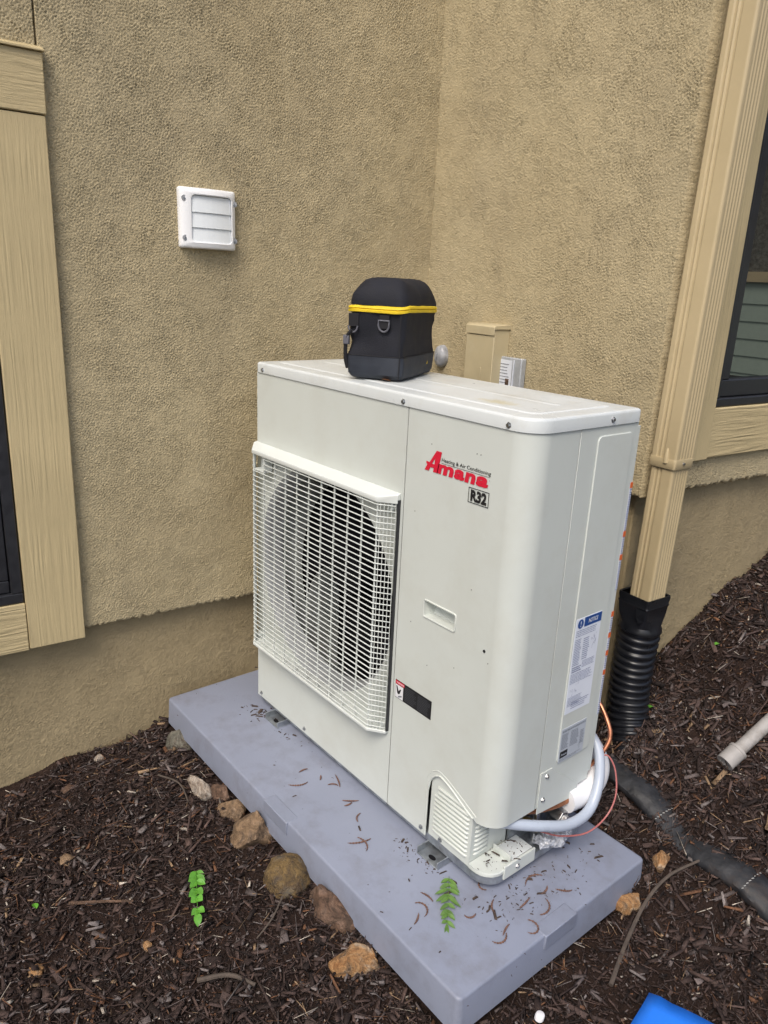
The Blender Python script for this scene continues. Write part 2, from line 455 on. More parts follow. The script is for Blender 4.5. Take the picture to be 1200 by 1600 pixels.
def stucco_face(name, p0, du, dv, nu, nv, nrm, thick, mat, parent, seed=0, edge=0.0):
    """sheet of stucco with a slightly wavy face and an uneven lower edge, closed at the rim"""
    p0 = Vector(p0); du = Vector(du); dv = Vector(dv); nrm = Vector(nrm)
    v = []; f = []
    for j in range(nv + 1):
        for i in range(nu + 1):
            p = p0 + du*(i/nu) + dv*(j/nv)
            k = noise.noise(p*3.1 + Vector((seed, 0, 0)))*0.0035 + noise.noise(p*11 + Vector((seed, 5, 0)))*0.0012
            if j == 0 and edge > 0:
                p = p + dv.normalized()*(noise.noise(p*28 + Vector((0, seed, 0)))*edge + noise.noise(p*90)*edge*0.6)
            v.append(p + nrm*k)
    for j in range(nv):
        for i in range(nu):
            a = j*(nu+1)+i; f.append((a, a+1, a+nu+2, a+nu+1))
    # rim going back
    ring = [i for i in range(nu+1)] + [j*(nu+1)+nu for j in range(1, nv+1)] + [nv*(nu+1)+i for i in range(nu-1, -1, -1)] + [j*(nu+1) for j in range(nv-1, 0, -1)]
    b = len(v)
    for i in ring: v.append(Vector(v[i]) - nrm*thick)
    m_ = len(ring)
    for k in range(m_): f.append((ring[k], ring[(k+1) % m_], b+(k+1) % m_, b+k))
    f.append(tuple(range(b, b+m_)))
    return mk(name, v, f, mat, parent, smooth=True)

def band_noise(nv, nu, step, lo, hi, rng_):
    """random relief whose wavelengths lie between lo and hi metres"""
    w_ = rng_.normal(size=(nv, nu)); F = np.fft.rfft2(w_)
    fv = np.fft.fftfreq(nv, step)[:, None]; fu = np.fft.rfftfreq(nu, step)[None]
    fr = np.sqrt(fv**2 + fu**2) + 1e-9; wl = 1/fr
    F *= np.exp(-((np.log(wl) - .5*(math.log(lo)+math.log(hi)))/(.5*(math.log(hi)-math.log(lo))))**2)
    r_0 = np.fft.irfft2(F, s=(nv, nu)); return r_0/r_0.std()
def stucco_hi(name, p0, du, Lu, dv, Lv, nrm, thick, mat, parent, seed, edge, step=.0026, amp=.00145):
    """stucco sheet whose troweled grain is real relief"""
    rg = np.random.default_rng(seed)
    nu = int(Lu/step); nv = int(Lv/step)
    hgt = band_noise(nv+1, nu+1, step, .0048, .0085, rg); sw = band_noise(nv+1, nu+1, step, .010, .022, rg)
    mask = np.clip(.95+.16*band_noise(nv+1, nu+1, step, .08, .4, rg), .6, 1.3)
    hgt = (np.sign(hgt)*np.abs(hgt)**.8*.8 + .35*np.abs(sw))*mask*amp + band_noise(nv+1, nu+1, step, .3, .9, rg)*.0011 + band_noise(nv+1, nu+1, step, .06, .16, rg)*.00018
    uu = np.linspace(0, Lu, nu+1); vv = np.linspace(0, Lv, nv+1)
    e_ = band_noise(8, nu+1, step, .012, .05, rg)[0]*edge*.5
    U, Vv = np.meshgrid(uu, vv); fall = np.clip(1-Vv/.03, 0, 1)
    Vv = Vv + fall*e_[None]
    # the coat thins and rounds off towards its lower edge
    hgt = hgt - .006*np.clip(1-vv[:, None]/.008, 0, 1)**2*(edge > 0)
    P = np.array(p0)[None, None] + U[..., None]*np.array(du) + Vv[..., None]*np.array(dv) + hgt[..., None]*np.array(nrm)
    V_ = P.reshape(-1, 3); id_ = np.arange((nu+1)*(nv+1)).reshape(nv+1, nu+1)
    F_ = np.stack([id_[:-1, :-1], id_[:-1, 1:], id_[1:, 1:], id_[1:, :-1]], -1).reshape(-1, 4)
    ring = np.concatenate([id_[0, :], id_[1:, -1], id_[-1, -2::-1], id_[-2:0:-1, 0]]); b = len(V_)
    V_ = np.concatenate([V_, V_[ring] - np.array(nrm)*thick]); m_ = len(ring); r2 = np.arange(m_)+b
    F_ = np.concatenate([F_, np.stack([ring, r2, np.roll(r2, -1), np.roll(ring, -1)], -1)])
    me = bpy.data.meshes.new(name)
    me.vertices.add(len(V_)); me.vertices.foreach_set('co', V_.reshape(-1).astype(np.float32))
    me.loops.add(len(F_)*4); me.loops.foreach_set('vertex_index', F_.reshape(-1).astype(np.int32))
    me.polygons.add(len(F_)); me.polygons.foreach_set('loop_start', (np.arange(len(F_))*4).astype(np.int32))
    me.polygons.foreach_set('loop_total', np.full(len(F_), 4, np.int32))
    me.polygons.foreach_set('use_smooth', np.ones(len(F_), bool))
    me.update(calc_edges=True)
    nn_ = np.cross(np.array(du), np.array(dv))
    if nn_ @ np.array(nrm) < 0: me.flip_normals()
    me.materials.append(M[mat]); o = bpy.data.objects.new(name, me); COL.objects.link(o); o.parent = parent
    return o
# left wall
stucco_hi('stucco_wall', (XS, -.4445, .232), (0, 1, 0), YJ+.4445+.01, (0, 0, 1), 1.90, (1, 0, 0), .05, 'stucco', house, 1, .005)
stucco_face('stucco_wall', (XS, -.4445, 2.1335), (0, YJ+.4445+.02, 0), (0, 0, TOP-2.1335), 40, 30, (1, 0, 0), .05, 'stucco', house, 3)
stucco_face('stucco_wall', (XS, -3.2, 1.60), (0, 2.5, 0), (0, 0, TOP-1.60), 60, 40, (1, 0, 0), .05, 'stucco', house, 4)
stucco_hi('stucco_wall', (XS, -.6995, 1.60), (0, 1, 0), .250, (0, 0, 1), .34, (1, 0, 0), .05, 'stucco', house, 6, 0)
stucco_face('stucco_wall', (XS, -3.2, .232), (0, 1.55, 0), (0, 0, 1.367), 30, 30, (1, 0, 0), .05, 'stucco', house, 5, .006)
MB().box(-.60, XF-.006, -3.2, YF+.1, -1.2, .30).build('foundation_wall', 'foundation', house)
stucco_hi('foundation_coat', (XF, -1.0, -.34), (0, 1, 0), 1.73, (0, 0, 1), .62, (1, 0, 0), .012, 'foundation', house, 31, 0, step=.0034, amp=.0015)
stucco_hi('foundation_coat', (X2F, YF+.002, -.15), (0, 1, 0), 1.2, (0, 0, 1), .90, (1, 0, 0), .012, 'foundation', house, 32, 0, step=.0032, amp=.0015)
MB().box(-.60, XS-.051, -3.2, YJ+.1, .301, TOP).build('wall_core', 'dark', house)
# return wall
stucco_hi('stucco_wall', (XS-.01, YJ, .722), (1, 0, 0), X2-XS+.01, (0, 0, 1), 1.36, (0, -1, 0), .05, 'stucco', house, 9, .005)
stucco_face('stucco_wall', (XS-.02, YJ, 2.0835), (X2-XS+.02, 0, 0), (0, 0, TOP-2.0835), 40, 30, (0, -1, 0), .05, 'stucco', house, 10)
stucco_face('stucco_wall', (XS-.02, YJ+.001, .232), (.47, 0, 0), (0, 0, .489), 20, 20, (0, -1, 0), .045, 'stucco', house, 12)
MB().box(-.5, X2F-.006, YF, 6.0, -1.2, .80).build('foundation_wall', 'foundation', house)
# wall with the right-hand window (opening Y .93 .. 2.3, Z .94 .. 2.6)
stucco_hi('stucco_wall', (X2, YJ+.006, .722), (0, 1, 0), .90, (0, 0, 1), .20, (1, 0, 0), .04, 'stucco', house, 15, .005)
stucco_face('stucco_wall', (X2, YJ+.902, .722), (0, 4, 0), (0, 0, .20), 100, 6, (1, 0, 0), .04, 'stucco', house, 16, .005)
stucco_face('stucco_wall', (X2-.002, YJ+.008, .9221), (0, .221, 0), (0, 0, TOP-.9221), 12, 50, (1, 0, 0), .04, 'stucco', house, 17)
stucco_face('stucco_wall', (X2, 2.30, .9221), (0, 3.4, 0), (0, 0, TOP-.9221), 40, 50, (1, 0, 0), .04, 'stucco', house, 18)
stucco_face('stucco_wall', (X2, .93, 2.6), (0, 1.3699, 0), (0, 0, TOP-2.6), 30, 20, (1, 0, 0), .04, 'stucco', house, 19)
MB().box(-.45, X2-.10, YJ+.06, 6.0, .801, TOP).build('wall_core', 'dark', house)

# trim boards
def board(parent, x0, x1, y0, y1, z0, z1, mat, chip=False):
    return MB().box(x0, x1, y0, y1, z0, z1).build('trim_board', mat, parent, bevel=.0025)
board(house, XS-.01, -.178, -.586, -.443, .213, 1.5335, 'trim_v')
board(house, XS-.01, -.175, -1.62, -.440, 1.536, 1.663, 'trim_h')
MB().prism([(XS-.01, 1.6635), (-.168, 1.6635), (-.168, 1.668), (XS+.002, 1.679), (XS-.01, 1.679)], -1.63, -.437, axis=1).build('drip_cap', 'trim_h', house, bevel=.001)
board(house, XS-.01, -.181, -1.50, -.5875, .209, .346, 'trim_h')
board(house, XS-.01, -.178, -1.645, -1.501, .213, 1.5335, 'trim_v')
board(house, X2-.01, X2+.021, .776, .9235, .803, 3.0, 'trim_v')
board(house, X2-.01, X2+.017, .925, 2.33, .806, .936, 'trim_h')
board(house, X2-.01, X2+.021, 2.332, 2.47, .803, 3.0, 'trim_v')

def window(name, y0, y1, z0, z1, xo, xi, fw, sw, label):
    """y0..y1, z0..z1 outer size; xo = face of the frame, xi = face of the sash"""
    wn = bpy.data.objects.new(name, None); COL.objects.link(wn); wn.parent = house
    wn['label'] = label
    fr = MB()
    for (a, b, c, d) in ((y0, y1, z0, z0+fw), (y0, y1, z1-fw, z1), (y0, y0+fw, z0+fw, z1-fw), (y1-fw, y1, z0+fw, z1-fw)):
        fr.box(xi-.05, xo, a, b, c, d)
    fr.build('frame', 'frame', wn, bevel=.003)
    s0, s1, t0, t1 = y0+fw+.0015, y1-fw-.0015, z0+fw+.0015, z1-fw-.0015
    sa = MB()
    for (a, b, c, d) in ((s0, s1, t0, t0+sw), (s0, s1, t1-sw, t1), (s0, s0+sw, t0+sw, t1-sw), (s1-sw, s1, t0+sw, t1-sw)):
        sa.box(xi-.045, xi, a, b, c, d)
    sa.build('sash', 'frame', wn, bevel=.003)
    MB().box(xi-.028, xi-.022, s0+sw-.004, s1-sw+.004, t0+sw-.004, t1-sw+.004).build('pane', 'glass', wn)
    return wn
window('window', -1.499, -.5885, .3475, 1.5345, -.186, -.197, .028, .034, 'dark framed window behind tan boards at the left edge')
window('window', .9255, 2.329, .9375, 2.599, X2+.012, X2+.001, .022, .044, 'dark framed window reflecting pale lines beside the downspout')

# ------------------------------------------------------------------ neighbouring house, seen only as the reflection in the window
nb = empty('neighbour_house', 'grey green lap sided house mirrored in the right window', 'house', H2U(1.6, 6.3, .35), YAW)
MB().box(0, 8, .05, 4, -.5, 3.2).build('wall', 'rock_grey', nb)
pl0 = MB().prism([(.045, 0), (.012, 0), (.030, .20), (.045, .20)], 0, 8, axis=0).build('plank', 'siding', nb)
for k in range(1, 6):
    o = pl0.copy(); COL.objects.link(o); o.parent = nb; o.location.z = k*.165
MB().box(-.02, 8, -.02, .048, 1.026, 1.12).build('band_board', 'trim_h', nb)
MB().prism([(-.5, 3.1), (2, 4.6), (4.5, 3.1), (4.5, 3.0), (-.5, 3.0)], -.4, 8.4, axis=0).build('roof', 'roofing', nb)

# ------------------------------------------------------------------ equipment pad
pad = empty('equipment_pad', 'blue grey plastic pad under the heat pump, propped on rocks', 'pad', (0, 0, -.11))
PX0, PX1, PY0, PY1 = -.178, 1.081, -.211, .386
def padring(z, g): return [(x, y, z) for x, y in rrect(PX0-g, PX1+g, PY0-g, PY1+g, .012+g, 5)]
rings = [padring(-.0, .004), padring(.0745, .0), padring(.0775, -.001), padring(.0793, -.003), padring(.080, -.006)]
MB().loft(rings).build('slab', 'pad', pad, smooth=True)
MB().box(.397, .503, PY0-.0045, PY0+.03, .046, .0807).build('edge_tab', 'pad', pad, bevel=.002)
MB().box(PX1-.03, PX1+.0045, .028, .129, .046, .0807).build('edge_tab', 'pad', pad, bevel=.002)

# ------------------------------------------------------------------ heat pump
W, D = .945, .319
hp = empty('heat_pump', 'tall off white heat pump with slatted fan grille standing on the grey pad', 'heat pump', (0, 0, -.03))
def Z(z): return z + .03
class UB(MB):
    def build(s, name, mat, parent=hp, **k):
        if parent is hp or parent is None: off = .03
        else: off = .03
        s.v = [(p[0], p[1], p[2] + off) for p in s.v]
        return mk(name, s.v, s.f, mat, parent, **k)

# front panel with the round fan opening
FC = (.313, .478); FR = .287
angs = sorted([2*math.pi*k/96 for k in range(96)] + [math.atan2(z-FC[1], x-FC[0]) % (2*math.pi) for x in (0, .6135) for z in (0, .9625)])
inner = []; outer = []
for a in angs:
    c, s = math.cos(a), math.sin(a)
    t = min([((.6135-FC[0])/c if c > 0 else (0-FC[0])/c) if abs(c) > 1e-9 else 9, ((.9625-FC[1])/s if s > 0 else (0-FC[1])/s) if abs(s) > 1e-9 else 9])
    inner.append((FC[0]+FR*c, FC[1]+FR*s)); outer.append((FC[0]+t*c, FC[1]+t*s))
n = len(angs); mb = UB()
mb.add([(x, 0, z) for x, z in inner] + [(x, 0, z) for x, z in outer], [(i, (i+1) % n, n+(i+1) % n, n+i) for i in range(n)])
mb.add([(x, 0, z) for x, z in outer] + [(x, .02, z) for x, z in outer], [(i, (i+1) % n, n+(i+1) % n, n+i) for i in range(n)])
mb.build('front_panel', 'paint', weld=True)
mb = UB()
prof = [(0, FR), (.006, FR-.008), (.014, FR-.012), (.055, FR-.015), (.060, FR+.004)]
mb.loft([[(FC[0]+r*math.cos(2*math.pi*k/96), y, FC[1]+r*math.sin(2*math.pi*k/96)) for k in range(96)] for y, r in prof], False, False)
mb.build('bell_mouth', 'shroud', smooth=True)
# casing behind
mb = UB(); mb.box(0.0005, .004, .021, D-.001, 0.001, .962); mb.build('side_panel', 'paint')
mb = UB(); mb.box(.0045, .612, D-.004, D-.001, 0.001, .962).box(.612, W-.001, D-.0035, D+.0, .135, .962); mb.build('back_panel', 'dark')
mb = UB(); mb.box(.6142, .6158, .002, D-.005, 0.001, .962); mb.build('partition', 'dark')
mb = UB(); mb.box(W-.011, W-.001, D+.001, D+.010, .15, .955); mb.build('rear_flange', 'paint', bevel=.001)
# fan
mb = UB(); mb.tube([(FC[0], .075, FC[1]), (FC[0], .16, FC[1])], [.058, .062], 32)
hub = mb.build('fan_hub', 'blade', bevel=.004)
for b in range(3):
    mb = UB(); rows = []
    for i in range(9):
        t = i/8; r = .05 + (FR-.027-.05)*t; row = []
        for j in range(9):
            a = (j/8-.5)*(1.35+.35*t) + b*2*math.pi/3 + .5*t + .35
            y = .095 - (j/8-.5)*.085*(1-.25*t)
            row.append((FC[0]+r*math.cos(a), y+.035, FC[1]+r*math.sin(a)))
        rows.append(row)
    v = [p for r in rows for p in r]
    mb.add(v, [(i*9+j, i*9+j+1, (i+1)*9+j+1, (i+1)*9+j) for i in range(8) for j in range(8)])
    o = mb.build('fan_blade', 'blade', smooth=True)
    so_ = o.modifiers.new('thick', 'SOLIDIFY'); so_.thickness = .003
mb = UB(); mb.box(.01, .60, .285, .29, .02, .95); mb.build('coil', 'dark')

# wrap-around corner cover
RC = .050
def prof_pt(s):
    L1 = W - RC - .6165; L2 = math.pi/2*RC
    if s <= L1: return (.6165+s, 0.0)
    if s <= L1+L2:
        a = (s-L1)/RC; return (W-RC+RC*math.sin(a), RC-RC*math.cos(a))
    return (W, RC+(s-L1-L2))
STOT = (W-RC-.6165) + math.pi/2*RC + (.1325-RC)
AX0 = .752
def zb_arch(x):
    if x <= .790:
        t = (x-AX0)/(.790-AX0); return .122 + .056*math.sqrt(max(0, 1-(1-t)**2))
    if x <= .905:
        t = (x-.790)/.115; return .178 - .045*(t*t*(3-2*t)*.55 + t*.45)
    return .133
def x_of(s): return prof_pt(s)[0]
ivs = []
xs = [0, .03, .0835, .110, AX0-.6165]
for a, b in zip(xs[:-1], xs[1:]): ivs.append((a, b, 0, 0))
xs = [AX0-.6165 + (.1765-(AX0-.6165))*k/14 for k in range(15)]
for a, b in zip(xs[:-1], xs[1:]): ivs.append((a, b, zb_arch(.6165+a+1e-9), zb_arch(.6165+b)))
L1 = W-RC-.6165
xs = [.1765+(L1-.1765)*k/12 for k in range(13)]
for a, b in zip(xs[:-1], xs[1:]): ivs.append((a, b, zb_arch(.6165+a), zb_arch(.6165+b)))
for k in range(40):
    a = L1+math.pi/2*RC*k/40; b = L1+math.pi/2*RC*(k+1)/40
    za = .133 if k else .1385
    ivs.append((a, b, zb_arch(.6165+L1) if k == 0 else .133, .133))
ivs.append((L1+math.pi/2*RC, STOT, .133, .133))
HX0, HX1, HZ0, HZ1 = .700, .793, .530, .566
mb = UB()
for a, b, z0, z1 in ivs:
    p, q = prof_pt(a), prof_pt(b)
    xa, xb = .6165+a, .6165+b
    segs = [((z0, z1), (HZ0, HZ0)), ((HZ0, HZ0), (HZ1, HZ1)), ((HZ1, HZ1), (.9625, .9625))]
    hole = xa >= HX0-1e-6 and xb <= HX1+1e-6
    for k, ((l0, l1), (u0, u1)) in enumerate(segs):
        if k == 1 and hole: continue
        mb.add([(*p, l0), (*q, l1), (*q, u1), (*p, u0)], [(0, 1, 2, 3)])
cover = mb.build('corner_cover', 'paint', weld=True)
sm = cover.modifiers.new('thick', 'SOLIDIFY'); sm.thickness = .0016; sm.offset = -1
# raised lip round the louvre cut-out
lip = [(.7515, -.0006, .004), (.7515, -.0006, .06), (.7515, -.0006, .122)]
lip += [(AX0+.038*k/8, -.0006, zb_arch(AX0+.038*k/8)+.0005) for k in range(1, 9)]
lip += [(.790+.100*k/8, -.0006, zb_arch(.790+.100*k/8)+.0005) for k in range(1, 9)]
UB().tube(lip, .0022, 8).build('cutout_lip', 'paint', smooth=True)
outl = [(.7440, .0004, .10), (.7440, .0004, .135)] + [(.7440+.045*(1-math.cos(math.pi/2*k/8)), .0004, .135+.054*math.sin(math.pi/2*k/8)) for k in range(1, 9)]
outl += [(.790+.108*k/8, .0004, .189-.044*(k/8)**1.15) for k in range(1, 9)]
UB().tube(outl, .0014, 8).build('pressed_rib', 'paint', smooth=True)
# handle pocket
mb = UB()
iv = [(HX0, 0, HZ0), (HX1, 0, HZ0), (HX1, 0, HZ1), (HX0, 0, HZ1), (HX0+.006, .022, HZ0+.002), (HX1-.006, .022, HZ0+.002), (HX1-.006, .040, HZ1-.002), (HX0+.006, .040, HZ1-.002)]
mb.add(iv, [(0, 1, 5, 4), (1, 2, 6, 5), (2, 3, 7, 6), (3, 0, 4, 7), (4, 5, 6, 7)])
hnd = mb.build('handle_pocket', 'paint')
rim = [(x, -.0005, z) for x, z in rrect(HX0-.001, HX1+.001, HZ0-.001, HZ1+.001, .004, 3)]
UB().tube(rim + [rim[0], rim[1]], .0022, 6, cap=False).build('rim', 'paint', hnd, smooth=True)
# side panel with pressed field
UB().box(W-.0016, W, .1345, D, .133, .9625).build('side_panel', 'paint', bevel=.0008)
UB().prism(rrect(.188, .302, .225, .945, .012, 5), W-.001, W+.0024, axis=0).build('pressed_field', 'paint', bevel=.002, seg=3)
# service plate
UB().prism([(.1385, .118), (.279, .106), (.279, .140), (.190, .208), (.176, .222), (.1385, .222)], W+.0003, W+.0022, axis=0).build('service_plate', 'paint', bevel=.0008)

def hex_screw(x, y, z, nrm, r=.0042, parent=hp):
    nrm = Vector(nrm); c = Vector((x, y, z))
    mb = UB()
    mb.tube([c, c+nrm*.0012, c+nrm*.0013, c+nrm*.0042], [r*1.5, r*1.4, r*.95, r*.85], 6)
    return mb.build('screw', 'zinc', parent)
for x in (.033, .600, .888): hex_screw(x, -.0028, .972, (0, -1, 0))
hex_screw(W+.0028, .224, .975, (1, 0, 0))
for x, z in ((.020, .013), (.252, .013), (.737, .014)): hex_screw(x, 0, z, (0, -1, 0))
for y, z in ((.1595, .207), (.1545, .150)): hex_screw(W+.0022, y, z, (1, 0, 0))
# lid
def lidring(z, g, r=.052): return [(x, y, z) for x, y in rrect(-.003-g, W+.003+g, -.003-g, D+.004+g, (r+g, .012+g, .012+g, .014+g), 8)]
UB().loft([lidring(.9640, -.004), lidring(.9636, .0), lidring(.984, .0), lidring(.9876, -.0012), lidring(.9897, -.0045), lidring(.990, -.0075)]).build('lid', 'lid', smooth=True)
UB().loft([[(x, y, z) for x, y in rrect(.028+g, .905-g, .045+g, .285-g, .02, 5)] for z, g in ((.9899, 0), (.9915, .002), (.992, .006))], cap0=False).build('lid_field', 'lid', smooth=True)
for ry in (.175,):
    UB().loft([[(x, y, z) for x, y in rrect(.07+g, .86-g, ry-.012+g, ry+.012-g, .011-g*.9, 5)] for z, g in ((.9919, 0), (.9929, .003), (.9932, .008))], cap0=False).build('lid_rib', 'lid', smooth=True)

# corner louvre insert
UB().prism([(.757, .008), (.886, .008), (.886, .172), (.757, .172)], .0045, .0065, axis=1).build('louvre_panel', 'paint', bevel=.0008)
for k in range(11):
    z = .030 + k*.0115
    x1 = .874; x0 = .7735 if k < 9 else .782
    UB().tube([(x0-.004, .0045, z), (x0, .0028, z), (x1, .0028, z), (x1+.004, .0045, z)], [.0012, .0034, .0034, .0012], 8).build('louvre', 'paint', smooth=True)
UB().box(.884, .8858, .0066, .120, .008, .172).build('louvre_panel', 'paint', bevel=.0006)
for k in range(9):
    z = .034 + k*.0115
    UB().tube([(.8855, .016, z), (.8868, .020, z), (.8868, .056, z), (.8855, .060, z)], [.0012, .0034, .0034, .0012], 8).build('louvre', 'paint', smooth=True)
hex_screw(.796, .0045, .016, (0, -1, 0))
# base pan
def panring(z, g): return [(x, y, z) for x, y in rrect(.003-g, W-g*-1, .004-g, .316+g, (.045+g, .01+g, .01+g, .01+g), 8)]
UB().loft([panring(-.012, -.004), panring(-.011, 0), panring(.0085, 0), panring(.0095, -.003)]).build('base_pan', 'galv', smooth=True)
UB().loft([[(x, y, z) for x, y in rrect(.887, W+.002+g, .002, .150, (.044, .004, .002, .002), 8)] for z, g in ((.0097, -.001), (.017, 0), (.0195, -.002))]).build('pan_cover', 'paint', smooth=True)
UB().box(W-.002, W+.0035, .050, .150, -.006, .027).build('pan_flange', 'paint', bevel=.001)
UB().box(.893, W-.004, .082, .148, .0198, .0262).build('terminal_plate', 'lid', bevel=.001)
UB().box(.890, .940, .0755, .0785, .0198, .036).build('divider', 'paint', bevel=.0006)
hex_screw(W+.0035, .092, .010, (1, 0, 0))
# service valves behind the plate
for (vy, vz, r) in ((.185, .052, .014), (.240, .060, .017)):
    mb = UB()
    mb.tube([(.895, vy, vz), (.925, vy, vz), (.9255, vy, vz), (.950, vy, vz), (.9505, vy, vz), (.960, vy, vz)], [r*.8, r*.8, r*1.2, r*1.2, r*.85, r*.8], 6)
    mb.tube([(.915, vy, vz-.055), (.915, vy, vz+.03)], r*.6, 10)
    mb.build('service_valve', 'zinc', bevel=.001)
UB().tube([(.905, .150, .070), (.925, .158, .068), (.935, .168, .062)], [.012, .013, .010], 10).build('valve_cap', 'brass', smooth=True)
UB().box(.888, .892, .121, .30, .010, .172).build('valve_bracket', 'galv')
# crumpled plastic round the valves
rnd = random.Random(3)
mb = UB()
for (cx, cy, cz, s) in ((.945, .185, .030, .020), (.955, .215, .028, .022), (.948, .245, .026, .018)):
    bm = bmesh.new(); bmesh.ops.create_icosphere(bm, subdivisions=3, radius=s)
    vv = []
    for p in bm.verts:
        d = p.co.normalized(); k = 1 + .5*noise.noise(d*3+Vector((cx*90, 0, 0))) + .25*noise.noise(d*8)
        vv.append((cx+p.co.x*k, cy+p.co.y*k*1.1, cz+p.co.z*k*.8))
    mb.add(vv, [tuple(q.index for q in p.verts) for p in bm.faces]); bm.free()
mb.build('plastic_wrap', 'shrink')
# mounting feet: channel brackets under the base
for x0 in (.088, .758):
    mb = UB()
    mb.box(x0, x0+.067, -.028, .34, -.0298, -.0268)
    mb.box(x0, x0+.0025, -.028, .34, -.0267, -.0105).box(x0+.0645, x0+.067, -.028, .34, -.0267, -.0105)
    ft = mb.build('foot_bracket', 'galv', bevel=.0008)
    UB().loft([[(x0+.034+.0105*math.cos(2*math.pi*k/20), -.012+.006*math.sin(2*math.pi*k/20), z) for k in range(20)] for z in (-.0266, -.0262)]).build('slot', 'dark', ft)

# grille
G = bpy.data.objects.new('grille', None); COL.objects.link(G); G.parent = hp
G['label'] = 'white plastic slatted grille with angled sides'
gp = [(-.002, -.009), (.036, -.036), (.567, -.036), (.603, -.009)]
def off_poly(d):
    return [(gp[0][0]+d*1.2, gp[0][1]), (gp[1][0]+d*.45, gp[1][1]+d), (gp[2][0]-d*.45, gp[2][1]+d), (gp[3][0]-d*1.2, gp[3][1])]
gi = off_poly(.0030)
slat_poly = gp + gi[::-1]
pk = .092
cutA = [gp[0], gp[1], gi[1], gi[0]]
cutB = [(pk, gp[1][1]), gp[2], gp[3], gi[3], gi[2], (pk, gi[1][1])]
GZ0, GZ1, NS = .205, .748, 41
sm_full = None
for k in range(NS):
    z = GZ0 + (GZ1-GZ0)*k/(NS-1)
    if k >= NS-3:
        UB().prism(cutA, z-.0012, z+.0012).prism(cutB, z-.0012, z+.0012).build('slat', 'grille', G, bevel=.0008, seg=1)
    else:
        if sm_full is None:
            sm_full = UB().prism(slat_poly, -.0012-.03, .0012-.03).build('slat', 'grille', G, bevel=.0008, seg=1)
            sm_full.location.z = z+.03; continue
        o = sm_full.copy(); COL.objects.link(o); o.parent = G; o.location.z = z+.03
vb = UB().box(-.0010, .0010, -.0335, -.0300, .197-.03, .757-.03).build('upright', 'grille', G)
vx = [.036+(.567-.036)*k/10 for k in range(11)]
for k, x in enumerate(vx):
    o = vb if k == 0 else vb.copy()
    if k: COL.objects.link(o); o.parent = G
    o.location = (x, 0, .03)
UB().box(.6035, .6062, -.0080, -.0004, .197, .762).build('gap_shade', 'frame', G)  # dark strip that paints the shade in the gap beside the grille
def lerp(a, b, t): return (a[0]+(b[0]-a[0])*t, a[1]+(b[1]-a[1])*t)
for side, (a, b) in enumerate(((gp[2], gp[3]), (gp[1], gp[0]))):
    for k in range(1, 6):
        p = lerp(a, b, k/5.3)
        s = -1 if side == 0 else 1
        UB().prism([(p[0]-.001, p[1]+.001), (p[0]+.0012, p[1]+.001), (p[0]+.0012+s*.003, p[1]+.004), (p[0]-.001+s*.003, p[1]+.004)], .197, .757).build('upright', 'grille', G)
def plan(d, e=0): return [(gp[0][0]-d, 0), (gp[0][0]-d, gp[0][1]), (gp[1][0]-d*.4, gp[1][1]-d), (gp[2][0]+d*.4, gp[2][1]-d), (gp[3][0]+d, gp[3][1]), (gp[3][0]+d, 0)]
def zt(y): return .766 + .011*(1+y/.034)
mb = UB(); pl = plan(.002); mb.loft([[(x, y, .7535) for x, y in pl], [(x, y, zt(y)) for x, y in pl]]); mb.build('hood', 'grille', G, bevel=.0015)
mb = UB(); pl = plan(.0012); mb.loft([[(x, y, .1900) for x, y in pl], [(x, y, .1975) for x, y in pl]]); mb.build('bottom_rail', 'grille', G, bevel=.001)
mb = UB(); mb.box(.038, pk, -.010, -.0085, .712, .753).box(.038, pk, -.0335, -.0101, .7105, .7135).box(pk-.0015, pk+.0005, -.033, -.0101, .7136, .753); mb.build('grip_pocket', 'grille', G)
for x, z in ((.585, .742), (.585, .208), (.018, .208)):
    UB().tube([(x, -.001, z), (x, -.012, z)], [.010, .008], 14).build('clip', 'grille', G, smooth=True)

# ------ lettering and stickers on the unit
def front(x, z, y=-.0012): return (x, y, z)
def sidep(y, z, x=W+.0036): return (x, y, z)
def lay(name, v2, f, place, mat, parent):
    mb = UB(); mb.add([place(*p) for p in v2], f); return mb.build(name, mat, parent)
logo = bpy.data.objects.new('brand_logo', None); COL.objects.link(logo); logo.parent = hp
logo['label'] = 'red brand lettering with small dark line above'
A_out = [(.7065, .8895), (.7215, .8895), (.7130, .8450), (.6995, .8450), (.7010, .8530), (.6905, .8530), (.6870, .8450), (.6745, .8450), (.6820, .8580), (.6785, .8585), (.6780, .8635), (.6880, .8630)]
hole = [(.7035, .8730), (.7022, .8610), (.6948, .8610)]
bm = bmesh.new()
def poly_with_hole(outer, inner):
    vo = [Vector((x, z, 0)) for x, z in outer]; vi = [Vector((x, z, 0)) for x, z in inner]
    from mathutils.geometry import tessellate_polygon
    tri = tessellate_polygon([vo, vi]); return outer + inner, [tuple(t) for t in tri]
v2, f2 = poly_with_hole(A_out, hole); lay('letter', v2, f2, front, 'red', logo)
for ch, x0, x1 in (('m', .7105, .7580), ('a', .7590, .7880), ('n', .7880, .8170), ('a', .8180, .8500)):
    v2, f2 = text_2d(ch, x0, x1, .8450, .8655, bold=.050, shear=.12); lay('letter', v2, f2, front, 'red', logo)
v2, f2 = text_2d('Heating & Air Conditioning', .7225, .8545, .8690, .8785, bold=.008); lay('tagline', v2, f2, front, 'ink', logo)
lay('underline', [(.7225, .8672), (.8520, .8672), (.8520, .8680), (.7225, .8680)], [(0, 1, 2, 3)], front, 'ink', logo)
v2, f2 = text_2d('R', .8525, .8540, .8605, .8625); lay('registered_mark', v2, f2, front, 'ink', logo)
